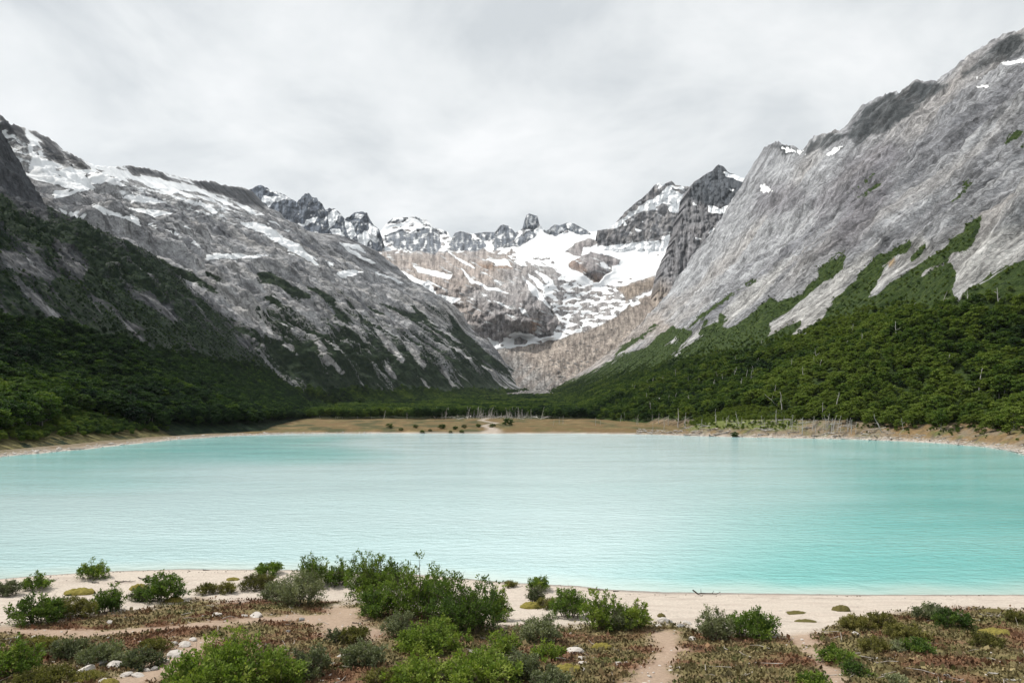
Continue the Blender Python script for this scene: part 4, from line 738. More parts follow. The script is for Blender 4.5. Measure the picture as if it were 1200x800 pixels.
# ---- southern beech trees: tapered trunk with limbs, tiered crown
def beech_meshes(seed):
    r = np.random.default_rng(seed); H = 8.0; paths, rad, clumps = [], [], []
    lean = r.normal(0, 0.35, 2); zz = np.linspace(0, H*0.86, 7)
    tr = np.stack([lean[0]*(zz/H)**1.5 + 0.12*r.normal(size=7), lean[1]*(zz/H)**1.5 + 0.12*r.normal(size=7), zz], 1); tr[0, :2] = 0
    tr[0, 2] = -1.2; paths.append(tr); rad.append(np.linspace(0.20, 0.05, 7))
    nl = 13
    for i in range(nl):
        f = 0.34 + 0.60*i/(nl-1); z = f*H*0.88; c = np.array([np.interp(z, tr[:, 2], tr[:, 0]), np.interp(z, tr[:, 2], tr[:, 1]), z])
        az = i*2.4 + r.uniform(-.5, .5); ln = (2.7*np.sqrt(max(0.05, 1-((f-0.50)/0.56)**2)))*r.uniform(0.65, 1.15)
        end = c + np.array([math.cos(az)*ln, math.sin(az)*ln, ln*r.uniform(0.12, 0.42)]); mid = (c+end)/2 + np.array([0, 0, -0.15*ln+0.1])
        paths.append(np.stack([c, mid, end])); rad.append([0.075, 0.05, 0.02])
        clumps.append((end, r.uniform(0.9, 1.45)))
        if ln > 1.2: clumps.append(((mid+end)/2+np.array([0, 0, .25]), r.uniform(0.7, 1.1)))
        if ln > 1.9: clumps.append((mid + r.normal(0, .3, 3)+np.array([0, 0, .2]), r.uniform(0.6, 0.9)))
    clumps.append((tr[-1]+np.array([0, 0, 0.5]), 1.0))
    VV, T = [], []
    for c, s in clumps:
        n = int(30*s*s)+10; q = unit(r.normal(size=(n, 3)))*(r.random((n, 1))**0.45)*np.array([s, s, s*0.42]); pos = c + q + np.array([0, 0, 0.12*s])
        nr = unit(q/np.array([s, s, s*0.42])**2*0.5 + r.normal(0, .55, (n, 3)) + np.array([0, 0, 0.75])); ax = unit(np.cross(nr, r.normal(size=(n, 3))))
        V, _ = quads(pos, ax, nr, r.uniform(0.45, 0.85, n), r.uniform(0.16, 0.30, n)); VV.append(V); T.append(np.repeat(np.clip(r.normal(0, .07) + r.normal(0, 0.07, n), -.2, .25), 4))
    V = np.concatenate(VV); cr = raw_mesh('beech_crown', V, np.arange(len(V)), 4, {'leaftone': np.concatenate(T)}, smooth=False); cr.materials.append(M_TREE)
    tv, tf = tubes(paths, rad, 5); tk = raw_mesh('beech_trunk', tv, tf, 4); tk.materials.append(M_BARK); return cr, tk
PROTO = [beech_meshes(900+i) for i in range(6)]

# more candidates on the valley floor behind the meadow
def floor_trees():
    n = 9000; y = 490 + 1070*rngT.random(n)**1.6; x = rngT.uniform(-260, 130, n)
    lo = np.interp(y, [490, 560, 850, 1200, 1600], [-160, -190, -215, -150, -60]); hi = np.interp(y, [490, 560, 800, 1400, 1600], [66, 60, 70, 85, 90])
    front = 512 + 22*gnoise(x/38, 0*x, 0, 990) + 12*gnoise(x/11, 0*x, 0, 991) + np.interp(x, [-60, -40, 20, 34], [0, 40, 45, 0])
    k = (x > lo) & (x < hi) & (y > front); x, y = x[k], y[k]; Q = np.stack([x, y, valley_z(x, y)-0.2], -1); m = len(x)
    TREES.append((Q, rngT.uniform(0.65, 1.15, m), 0.46+0.5*gnoise(x/60, y/80, 0, 992)+rngT.normal(0, .1, m), np.full(m, 5)))
floor_trees()
def bank_scrub():
    n = 4000; y = rngT.uniform(150, 300, n); x = rngT.uniform(80, 185, n); sd = lake_sd(x, y); px = CX+F*x/y
    k = (sd > 4) & (sd < 32) & (px < 1260) & (rngT.random(n) < np.where(px > 1010, .85, np.where((px > 806) & (px < 936) & (sd > 9), 2.2, .12))*sstep(3, 20, sd)); x, y = x[k], y[k]; Q = np.stack([x, y, valley_z(x, y)-.1], -1); m = len(x)
    TREES.append((Q, rngT.uniform(.07, .20, m), np.where((CX+F*x/y > 800) & (CX+F*x/y < 940), rngT.uniform(.35, .65, m), rngT.uniform(.05, .45, m)), np.full(m, 2)))
bank_scrub()
TP = np.concatenate([t[0] for t in TREES]); TS = np.concatenate([t[1] for t in TREES]); TT = np.clip(np.concatenate([t[2] for t in TREES]), 0, 1); TZ = np.concatenate([t[3] for t in TREES])
tpx, tpy = w2p(TP)
vis = (tpx > -20) & (tpx < 1220) & ((TZ < 2) | (TZ > 3))
order = np.argsort(-(TS/TP[:, 1])*vis)[:300]
single = np.zeros(len(TP), bool); single[order] = True
def tree_label(i):
    px, tone, z = tpx[i], TT[i], int(TZ[i]); tn = str(np.select([tone > .74, tone > .58, tone > .42, tone > .28], ['yellow-green', 'bright green', 'mid green', 'deep green'], 'blackish green'))
    ht = 'tall' if TS[i] > .85 else ('low' if TS[i] < .62 else 'middling')
    if z == 0:
        pl = np.select([px < 765, px < 850, px < 930, px < 1012, px < 1072, px < 1135], ["behind the meadow's right end", 'left of the right shore clearing', 'behind the right shore clearing', 'between clearing and leaning bleached trunks', 'behind the leaning bleached trunks', 'above the orange bank'], 'above the far right bank end')
        return f'{ht} {tn} beech at the forest edge {pl}', f'beech trees {pl}'
    if z == 1:
        pl = np.select([px < 50, px < 110, px < 180, px < 260], ["above the grassy bank's left end", "above the grassy bank's middle", "above the grassy bank's right end", 'above the stony left shore'], "near the meadow's left end")
        rw = 'low on the slope' if TP[i][2] < 14 else ('half way up the slope' if TP[i][2] < 35 else 'high on the slope')
        return f'{ht} {tn} beech {rw} {pl}', f'beech trees {pl}'
    return TREE_LABEL[z]
TREE_LABEL = {0: ('green southern beech tree in the forest edge above the driftwood on the right shore', 'beech trees along the right shore'),
              1: ('dark green southern beech tree on the shaded slope above the left bank', 'beech trees above the left bank'),
              4: ('small dark beech tree at the foot of the far left mountainside', 'beech trees under the far left mountainside'),
              5: ('small beech tree in the wood behind the orange meadow', 'beech trees behind the meadow')}
rngI = np.random.default_rng(31)
first_crown = {}
for i in order:
    k = int(rngI.integers(6)); lb, gp = tree_label(i)
    e = empty('beech_tree', TP[i], rngI.uniform(0, 6.28)); s = float(TS[i]); e.scale = (s*rngI.uniform(.9, 1.2), s*rngI.uniform(.9, 1.2), s*rngI.uniform(.85, 1.2))
    pset(e, lb, 'tree', gp)
    c = link('crown', PROTO[k][0], e); c['tone'] = float(TT[i]); link('trunk', PROTO[k][1], e); first_crown.setdefault(k, c)

def scatter_object(name, label, idx, protos, mat_tone=True, tilt=0.0):
    """one stuff object: points that carry copies of the crowns, with scale / turn / tone of their own"""
    P = TP[idx]; n = len(P); me = bpy.data.meshes.new(name); me.vertices.add(n); me.vertices.foreach_set('co', P.astype(np.float32).ravel())
    for k, a in (('size', TS[idx]), ('turn', rngI.uniform(0, 6.28, n)), ('tone', TT[idx])):
        at = me.attributes.new(k, 'FLOAT', 'POINT'); at.data.foreach_set('value', a.astype(np.float32))
    at = me.attributes.new('pick', 'INT', 'POINT'); at.data.foreach_set('value', rngI.integers(0, len(protos), n).astype(np.int32))
    o = link(name, me); ng = bpy.data.node_groups.new(name, 'GeometryNodeTree'); ng.interface.new_socket('Geometry', in_out='INPUT', socket_type='NodeSocketGeometry'); ng.interface.new_socket('Geometry', in_out='OUTPUT', socket_type='NodeSocketGeometry')
    gi = ng.nodes.new('NodeGroupInput'); go = ng.nodes.new('NodeGroupOutput'); ip = ng.nodes.new('GeometryNodeInstanceOnPoints'); jn = ng.nodes.new('GeometryNodeJoinGeometry')
    for p in reversed(protos):
        oi = ng.nodes.new('GeometryNodeObjectInfo'); oi.inputs['Object'].default_value = p; oi.inputs['As Instance'].default_value = True; oi.transform_space = 'ORIGINAL'; ng.links.new(oi.outputs['Geometry'], jn.inputs[0])
    def na(nm, ty):
        x = ng.nodes.new('GeometryNodeInputNamedAttribute'); x.data_type = ty; x.inputs['Name'].default_value = nm; return x.outputs['Attribute']
    cx = ng.nodes.new('ShaderNodeCombineXYZ'); ng.links.new(na('turn', 'FLOAT'), cx.inputs[2]); cs = ng.nodes.new('ShaderNodeCombineXYZ'); sz = na('size', 'FLOAT')
    for q in range(3): ng.links.new(sz, cs.inputs[q])
    e2r = ng.nodes.new('FunctionNodeEulerToRotation'); ng.links.new(cx.outputs[0], e2r.inputs[0])
    ng.links.new(gi.outputs[0], ip.inputs['Points']); ng.links.new(jn.outputs[0], ip.inputs['Instance']); ip.inputs['Pick Instance'].default_value = True; ng.links.new(na('pick', 'INT'), ip.inputs['Instance Index'])
    ng.links.new(e2r.outputs[0], ip.inputs['Rotation']); ng.links.new(cs.outputs[0], ip.inputs['Scale']); ng.links.new(ip.outputs[0], go.inputs[0])
    md = o.modifiers.new('scatter', 'NODES'); md.node_group = ng; pset(o, label, kind='stuff'); return o
crowns = [first_crown[k] for k in sorted(first_crown)]
for z, nm, lb in ((0, 'forest', 'green beech forest covering the lower slope of the right wall'), (1, 'forest', 'dark beech forest on the slope of the near left spur'), (4, 'forest', 'dark forest along the foot of the far left mountainside'), (5, 'forest', 'low forest on the flat behind the orange meadow'),
                  (2, 'scrub', 'bright green scrub in the clearing behind the right shore driftwood'), (3, 'scrub', 'olive scrub on the grassy bank at the left edge of the lake')):
    ix = np.nonzero((TZ == z) & ~single)[0]
    if z in (2, 3): TT[ix] = np.clip(TT[ix]+(0.42 if z == 2 else 0.22), 0, 1)
    scatter_object(nm, lb, ix, crowns)

# ------------------------------------------------------------------ finding places on the terrain
_obj = {o.name: o for o in SC.objects}
def grid_of(name):
    me = _obj[name].data; V = np.empty(len(me.vertices)*3, np.float32); me.vertices.foreach_get('co', V); V = V.reshape(-1, 3); V = V[V[:, 1] > 20]; return V
GV = np.concatenate([grid_of('right_mountain'), grid_of('near_left_mountain'), grid_of('valley_floor')]); GV = GV[GV[:, 1] < 900]; gpx, gpy = CX+F*GV[:, 0]/GV[:, 1], HY-F*(GV[:, 2]-EYE)/GV[:, 1]
def terrain_at(px, py):
    """nearest visible terrain point seen in that direction"""
    q = np.hypot(gpx-px, gpy-py); k = np.nonzero(q < max(2.0, q.min()+1.0))[0]; i = k[np.argmin(GV[k, 1] + 0*k)]
    d = float(GV[i, 1]); return np.array([(px-CX)/F*d, d, float(GV[i, 2])])

# ---- dead standing trees
def dead_tree_meshes(seed):
    r = np.random.default_rng(seed); zz = np.linspace(0, 1, 7); bend = r.normal(0, .05, 2)
    tr = np.stack([bend[0]*zz**2 + .012*r.normal(size=7), bend[1]*zz**2 + .012*r.normal(size=7), zz], 1); tr[0] = (0, 0, -0.06)
    a = tubes([tr], [np.linspace(0.024, 0.007, 7)], 6); limbs = []
    for i in range(int(r.integers(2, 5))):
        f = r.uniform(.4, .92); az = r.uniform(0, 6.28); l = r.uniform(.10, .26)*(1.25-f*.6); c = np.array([bend[0]*f*f, bend[1]*f*f, f]); e_ = c+np.array([math.cos(az)*l, math.sin(az)*l, l*r.uniform(.2, .8)])
        limbs.append(tubes([np.stack([c, (c+e_)/2+np.array([0, 0, -.01]), e_])], [[.010, .007, .003]], 4))
    mk = lambda nm, q: raw_mesh(nm, q[0], q[1], 4)
    tm = mk('dead_trunk', a); tm.materials.append(M_DEAD); ls = []
    for q in limbs: x = mk('dead_limb', q); x.materials.append(M_DEAD); ls.append(x)
    return tm, ls
DEAD = [dead_tree_meshes(1200+i) for i in range(6)]
def dead_tree(P, h, label, group=None, lean=(0, 0)):
    k = int(rngI.integers(6)); e = empty('dead_tree', P, rngI.uniform(0, 6.28) if lean == (0, 0) else 0, h); e.scale = (h*1.15, h*1.15, h); e.rotation_euler = (lean[1], lean[0], e.rotation_euler[2])
    pset(e, label, 'dead tree', group); link('trunk', DEAD[k][0], e)
    for l in DEAD[k][1]: link('limb', l, e)
for px, py0, py1, ln, lb in [(795, 500, 477, 0, 'tall bare dead trunk at the forest edge beside the pale rock slip'), (803, 500, 482, 0, 'grey dead trunk with a broken top left of the green clearing'), (839, 494, 478, -.1, 'thin dead trunk leaning at the left end of the green clearing'), (916, 482, 459, 0, 'tall white dead trunk standing at the top of the green clearing'),
                         (914, 476, 461, -.9, 'white dead tree fallen sideways against the forest at the top of the clearing'), (928, 504, 486, .03, 'bare white trunk among the driftwood right of the clearing'), (940, 510, 489, 0, 'bare white trunk nearest the water right of the clearing'), (945, 503, 494, 0, 'short white stump beside the bare trunk by the water'),
                         (970, 502, 484, .04, 'grey dead trunk under dark trees right of the clearing'), (964, 489, 470, -.04, 'grey dead trunk standing up inside the forest edge'), (981, 506, 494, 0, 'short dead trunk with stubs at the shore edge'), (993, 505, 489, .02, 'thin dead trunk at the edge of the dark trees'),
                         (1034, 507, 486, -.52, 'long bleached trunk leaning left against dark trees'), (1059, 504, 490, -.2, 'bleached trunk leaning left beside the orange bank'), (1054, 508, 501, .6, 'short bleached snag pointing up to the right'), (1003, 508, 494, 0, 'pale dead trunk where the forest comes down to the shore'), (765, 504, 494, 0, 'pale stump at the meadow end of the driftwood'), (778, 503, 491, .05, 'grey trunk beside the meadow end of the driftwood')]:
    P = terrain_at(px, py0); dead_tree(P, (py0-py1)/F*P[1]/max(.35, math.cos(ln)), lb, None, (ln, 0))
for i in range(150):
    x = float(np.clip(rngI.normal(-12 + 22*math.sin(i*1.9), 13), -66, 38)); y = rngI.uniform(508, 590)
    if i > 140: x = rngI.uniform(-150, -60); y = rngI.uniform(500, 530)
    P = (x, y, float(valley_z(np.array([x]), np.array([y]))[0])); hq = 2.2 + 7.5*rngI.random()**1.8; sec = 'left of the stream' if x < -20 else 'right of the stream'; dead_tree(P, hq, f"{'tall' if hq > 7.5 else 'short' if hq < 5 else 'middling'} pale dead trunk in the drowned wood {sec} {'at the back' if y > 550 else 'at the front'}", f'drowned dead trees {sec}', (rngI.normal(0, .16), rngI.normal(0, .05)))
for i in range(46):
    px = rngI.uniform(640, 1010); py = 497 + max(0, px-760)*0.045 + rngI.uniform(-7, 1); P = terrain_at(px, py); dead_tree(P, rngI.uniform(3.0, 6.5), 'thin pale dead trunk along the forest edge ' + str(np.select([px < 720, px < 780, px < 850, px < 930], ['behind the orange meadow', 'at the meadow corner', 'left of the clearing', 'below the clearing'], 'right of the clearing')), 'thin dead trunks along the right forest edge', (rngI.normal(0, .12), 0))

_c = np.nonzero((TZ == 0) & (tpx > 660) & (tpx < 1205) & (TP[:, 1] < 620) & (TS > .35))[0]
for i in rngI.choice(_c, 56, replace=False):
    px = tpx[i]; pl = str(np.select([px < 760, px < 900, px < 1050], ['behind the meadow corner', 'above the green clearing', 'above the leaning bleached trunks'], 'above the orange bank')); dead_tree(TP[i], float(rngI.uniform(5.5, 9.5)), f"grey dead tree standing among live beeches {'high up' if TP[i][2] > 60 else 'low down'} {pl}", 'dead trees inside the right forest', (rngI.normal(0, .15), rngI.normal(0, .1)))
# ---- driftwood
def log_mesh(seed):
    r = np.random.default_rng(seed); k = 6; xx = np.linspace(-.5, .5, k); p = np.stack([xx, .03*r.normal(size=k), .02*r.normal(size=k)], 1); paths = [p]; rad = [np.linspace(.034, .016, k)*r.uniform(.8, 1.3)]
    for i in range(int(r.integers(1, 4))):
        f = r.uniform(-.2, .4); q = np.array([f, 0, 0]); e_ = q + np.array([r.uniform(.05, .15), r.normal(0, .1), r.uniform(0, .14)]); paths.append(np.stack([q, (q+e_)/2, e_])); rad.append([.014, .010, .004])
    v, f = tubes(paths, rad, 5); me = raw_mesh('driftwood_log', v, f, 4); me.materials.append(M_DRIFT if seed % 3 else M_DEAD); return me
LOGS = [log_mesh(1300+i) for i in range(9)]
def logs_along(n, pxa, pxb, spread, lab, grp, lmin, lmax):
    for i in range(n):
        px = rngI.uniform(pxa, pxb); pts = np.array(LAKE, float); sel = pts[(pts[:, 1] > 60)]; ang = CX+F*sel[:, 0]/sel[:, 1]; o_ = np.argsort(ang); d = float(np.interp(px, ang[o_], sel[o_][:, 1]))
        dd = d + spread*rngI.random()**1.4*(1.0 if d > 0 else 1) + 0.8; x = (px-CX)/F*dd; x += 0.0
        P = terrain_at(px, HY-F*(float(valley_z(np.array([x]), np.array([dd]))[0])-EYE)/dd); s = rngI.uniform(lmin, lmax)
        o = link('driftwood_log', LOGS[int(rngI.integers(9))]); o.location = (P[0], P[1], P[2]+.12); o.scale = (s, s*rngI.uniform(.8, 1.5), s*rngI.uniform(.9, 1.4)); o.rotation_euler = (rngI.uniform(0, 6.28), rngI.normal(0, .10), rngI.normal(0, .7)+(math.pi if rngI.random() < .5 else 0))
        wh = np.select([px < 330, px < 800, px < 850, px < 880, px < 915, px < 945, px < 985, px < 1020, px < 1060, px < 1100, px < 1150], ['', 'near the meadow end', 'left of the lone round bush', 'around the lone round bush', 'in front of the green clearing', 'around the two bare trunks by the water', 'right of the two bare trunks', 'below the darkest trees', 'below the leaning bleached trunks', 'past the leaning trunks', 'on the orange bank'], 'at the far right end')
        sz_ = 'long' if s > (lmin+lmax)/2 else 'short'; up_ = 'at the water edge' if dd-d < spread*.3 else 'higher on the bank'
        lie = 'tilted ' if abs(o.rotation_euler[1]) > .12 else ''; pset(o, f'{sz_} {lie}{lab} {up_}' + (f', {wh}' if str(wh) else ''), 'driftwood', f'{grp}, {wh}' if str(wh) else grp)
logs_along(230, 745, 1030, 24, 'bleached log', 'driftwood logs along the right shore', 2.2, 6.5)
logs_along(70, 1025, 1215, 9, 'bleached log', 'driftwood logs on the far right bank', 1.6, 4.5)
logs_along(26, 0, 330, 5, 'weathered log lying on the stony left bank', 'driftwood logs on the left bank', 1.2, 3.0)

for i in range(70):
    x = rngI.uniform(-62, 34); y = rngI.uniform(505, 570); s_ = rngI.uniform(3, 9); z = float(valley_z(np.array([x]), np.array([y]))[0]); o = link('driftwood_log', LOGS[int(rngI.integers(9))]); o.location = (x, y, z+rngI.uniform(.2, 1.6)); o.scale = (s_, s_*1.2, s_*1.2); o.rotation_euler = (0, rngI.normal(0, .25), rngI.uniform(0, 6.28))
    pset(o, f"{'long' if s_ > 6 else 'short'} fallen grey log in the drowned wood {'left' if x < -20 else 'right'} of the stream", 'driftwood', 'fallen logs in the drowned wood')
# ---- stones
def rock_mesh(name, seed, sub, mat, squash=(1, .8, .55), rough=.28):
    import bmesh
    bm = bmesh.new(); bmesh.ops.create_icosphere(bm, subdivisions=sub, radius=.5); V = np.array([v.co[:] for v in bm.verts]); r = np.random.default_rng(seed); o = r.uniform(0, 50, 3)
    n = fbm(V[:, 0]*2+o[0], V[:, 1]*2+o[1], V[:, 2]*2+o[2], 3, seed); V = V*(1+rough*n)[:, None]
    for _ in range(5):                                             # flat broken faces
        q = unit(r.normal(size=3)); h = r.uniform(.30, .42); dd = V@q - h; V = V - np.maximum(dd, 0)[:, None]*q*.85
    V = V*np.array(squash)
    for v, c in zip(bm.verts, V): v.co = c
    me = bpy.data.meshes.new(name); bm.to_mesh(me); bm.free(); me.materials.append(mat); return me
M_STONE = plain_mat('pale_stone', (0.36, 0.33, 0.30), (0.62, 0.58, 0.54), 3.0, .9, .05)
M_STONE2 = plain_mat('grey_stone', (0.16, 0.155, 0.15), (0.36, 0.345, 0.33), 3.5, .9, .05)
def joined_rocks(name, label, P, S, mat, seed):
    r = np.random.default_rng(seed); base = [rock_mesh('s', seed+i, 1, mat) for i in range(5)]; VV, FF, o = [], [], 0
    bv = []
    for b in base:
        v = np.empty(len(b.vertices)*3, np.float32); b.vertices.foreach_get('co', v); f = np.empty(len(b.loops), np.int32); b.loops.foreach_get('vertex_index', f); bv.append((v.reshape(-1, 3), f))
    for p, s in zip(P, S):
        v, f = bv[int(r.integers(5))]; a = r.uniform(0, 6.28); c, q = math.cos(a), math.sin(a); w = v*s*r.uniform(.7, 1.3, 3); w = np.stack([w[:, 0]*c-w[:, 1]*q, w[:, 0]*q+w[:, 1]*c, w[:, 2]], 1)+p; VV.append(w); FF.append(f+o); o += len(v)
    for b in base: bpy.data.meshes.remove(b)
    me = raw_mesh(name, np.concatenate(VV), np.concatenate(FF), 3, smooth=False); return pset(link(name, me, None, mat), label, kind='stuff')
def shore_points(n, sides, spread):
    pts = np.array(LAKE, float); k = [i for i in range(len(pts)-1) if sides(pts[i])]; out_ = []
    for _ in range(n*6):
        i = k[int(rngI.integers(len(k)))]; q = pts[i]+(pts[i+1]-pts[i])*rngI.random(); q = q + rngI.normal(0, spread, 2); out_.append(q)
    out_ = np.array(out_); sd = lake_sd(out_[:, 0], out_[:, 1]); out_ = out_[(sd > -0.6) & (sd < spread*2)][:n]; return np.column_stack([out_, valley_z(out_[:, 0], out_[:, 1])])
P = shore_points(1500, lambda q: q[1] > 110 and abs(q[0]) > 85, 2.2); joined_rocks('shore_stones', 'small pale stones along the water edge of the side banks', P, rngI.uniform(.25, 1.0, len(P))*np.where(rngI.random(len(P)) < .08, 2.0, 1), M_STONE, 1500)
PXb, PYb, P0b, morb = BASIN
wt = (sstep(.5, .9, morb)*sstep(372, 400, PYb)*(PXb > 540)*(PXb < 800)*(PYb < 470)*(0.3+sstep(415, 430, PYb)*(PXb < 690))); p = wt.ravel()/wt.sum(); ix = rngI.choice(p.size, 850, p=p)
_n2 = 260; _y = rngI.uniform(1380, 2050, _n2); _x = rngI.uniform(-20, 110, _n2)
BOULD = np.concatenate([P0b.reshape(-1, 3)[ix], np.stack([_x, _y, valley_z(_x, _y)], -1)])
joined_rocks('moraine_boulders', 'grey boulders strewn over the beige moraine', BOULD, 4.0+9*rngI.random(1110)**3+ 3*rngI.random(1110), M_STONE2, 1520)

# ---- bushes on the meadow and the far right shore
SHRUB_M = leaf_mat('meadow_bush', [(0.0, (0.012, 0.022, 0.010)), (0.5, (0.030, 0.048, 0.016)), (1.0, (0.07, 0.085, 0.03))], .2)
for px, py, h, lb in [(861, 511, 9, 'lone dark rounded bush at the water edge of the right shore'), (518, 501, 8, 'largest dark bush on the orange meadow left of the stream'), (533, 502, 6, 'dark bush right of the largest meadow bush'), (544, 500, 6, 'small dark bush at the back of the meadow left of the stream'), (504, 503, 4, 'tiny bush left of the largest meadow bush'), (495, 506, 5, 'tiny bush nearest the water on the left of the meadow'),
                      (528, 506, 4, 'tiny dark bush in front of the paired meadow bushes'), (541, 507, 5, 'small bush near the pale meadow shore'), (561, 499, 6, 'dark bush left of the stream on the meadow'), (577, 499, 7, 'dark bush beside the left bank of the stream'), (596, 496, 12, 'big dark bush right behind the head of the stream'), (457, 500, 8, 'olive bush on the left half of the meadow'), (470, 503, 5, 'low dark thicket on the left half of the meadow'), (487, 500, 6, 'dark thicket at the end of the low meadow scrub')]:
    P = terrain_at(px, py); s = h/F*P[1]/8.5; e = empty('bush', (P[0], P[1], P[2]-s*2.1), rngI.uniform(0, 6), s); e.scale = (s*1.5, s*1.5, s*1.0); pset(e, lb, 'bush', None)
    c = link('foliage', PROTO[int(rngI.integers(6))][0], e); c['tone'] = .5

# ------------------------------------------------------------------ near shore: bushes
M_NIRE = leaf_mat('bush_leaves_green', [(0.0, (0.024, 0.048, 0.018)), (0.35, (0.075, 0.125, 0.034)), (0.7, (0.160, 0.230, 0.045)), (1.0, (0.28, 0.33, 0.075))], 0.38)
M_GREYB = leaf_mat('bush_leaves_grey', [(0.0, (0.050, 0.062, 0.036)), (0.35, (0.125, 0.145, 0.080)), (0.7, (0.22, 0.24, 0.135)), (1.0, (0.34, 0.35, 0.22))], 0.25)
M_OLIVE = leaf_mat('bush_leaves_olive', [(0.0, (0.045, 0.045, 0.018)), (0.35, (0.125, 0.125, 0.040)), (0.7, (0.22, 0.20, 0.065)), (1.0, (0.34, 0.30, 0.11))], 0.3)

def shrub_meshes(seed, Wd, Ht, nstem, nleaf, leaf, spike=0.25, droop=0.0, open_=0.0):
    """stems spread from the base, feathery side twigs carry small leaves"""
    r = np.random.default_rng(seed); paths, rad, LP, LA, LN, LT = [], [], [], [], [], []
    nt_ = 11; per = max(3, nleaf//(nstem*nt_))
    for i in range(nstem):
        az = i*2.39996 + r.uniform(-.4, .4); f = math.sqrt((i+0.5)/nstem)*1.0; f = min(1.0, f*r.uniform(.8, 1.1))
        base = np.array([math.cos(az), math.sin(az), 0])*Wd*0.30*f*r.uniform(.3, 1.1)
        hz = Ht*math.sqrt(max(0.06, 1-(0.92*f)**2))*r.uniform(1-spike*1.3, 1+spike*.6)
        end = np.array([math.cos(az)*Wd*.5*f, math.sin(az)*Wd*.5*f, max(.12*Ht, hz)]); ctl = base*0.5 + end*0.5 + np.array([0, 0, -0.10*hz+0.15*Ht*(1-f)]) + r.normal(0, .04*Wd, 3)
        k = np.linspace(0, 1, 6)[:, None]; p = (1-k)**2*base + 2*k*(1-k)*ctl + k*k*end; p[0, 2] -= 0.12; paths.append(p); rad.append(np.linspace(.016, .004, 6)*(0.5+Ht*.35))
        tt = np.sort(r.uniform(0.12 + .1*open_, 1.0, nt_)); c = (1-tt[:, None])**2*base + 2*tt[:, None]*(1-tt[:, None])*ctl + tt[:, None]**2*end
        tg = unit(2*(1-tt[:, None])*(ctl-base) + 2*tt[:, None]*(end-ctl)); sd_ = unit(np.cross(tg, r.normal(size=(nt_, 3)))); alt = np.where(np.arange(nt_) % 2, 1, -1)[:, None]
        dr = unit(tg*0.65 + sd_*alt*0.9 + np.array([0, 0, .18-droop])); ln = (0.17*Wd + 0.10*Ht)*r.uniform(.6, 1.15, nt_)*(1.15-.75*tt)
        u = r.random((nt_, per))**0.8; pos = c[:, None] + dr[:, None]*(u*ln[:, None])[..., None] + r.normal(0, 1, (nt_, per, 3))*0.030*(0.5+0.35*Wd)
        la = unit(dr[:, None]*0.8 + r.normal(0, .55, (nt_, per, 3)) + np.array([0, 0, .15])); nr = unit(r.normal(0, .55, (nt_, per, 3)) + np.array([0, 0, .9]))
        LP.append(pos.reshape(-1, 3)); LA.append(la.reshape(-1, 3)); LN.append(nr.reshape(-1, 3)); LT.append(np.repeat(r.normal(0, .10), nt_*per) + r.normal(0, .09, nt_*per) + np.repeat(0.10*(tt-.5), per))
        for q in range(0, nt_, 3): paths.append(np.stack([c[q], c[q]+dr[q]*ln[q]*.9])); rad.append([.005*(0.5+Ht*.3), .002])
    for i in range(7):
        az = r.uniform(0, 6.28); f = r.uniform(.2, 1.0); q = np.array([math.cos(az)*Wd*.42*f, math.sin(az)*Wd*.42*f, Ht*math.sqrt(max(.1, 1-(.9*f)**2))*.75]); e_ = q*np.array([1.22, 1.22, 1]) + np.array([r.normal(0, .05)*Wd, r.normal(0, .05)*Wd, Ht*r.uniform(.15, .42)])
        m_ = (q+e_)/2 + r.normal(0, .03, 3)*Wd; paths.append(np.stack([q*.5, q, m_, e_])); rad.append(np.array([.012, .009, .006, .003])*(0.6+Ht*.3))
        g_ = m_ + r.normal(0, .07, 3)*Wd + np.array([0, 0, .1*Ht]); paths.append(np.stack([m_, g_])); rad.append([.005*(.6+Ht*.3), .002])
    LP, LA, LN, LT = map(np.concatenate, (LP, LA, LN, LT)); LP[:, 2] = np.maximum(LP[:, 2], 0.02); n = len(LP); V, _ = quads(LP, LA, LN, leaf*r.uniform(.7, 1.3, n), leaf*.25*r.uniform(.7, 1.3, n))
    fm = raw_mesh('bush_foliage', V, np.arange(len(V)), 4, {'leaftone': np.repeat(np.clip(LT, -.3, .4), 4)}, smooth=False)
    v, f = tubes(paths, rad, 4); bm_ = raw_mesh('bush_branches', v, f, 4); bm_.materials.append(M_TWIG); return fm, bm_

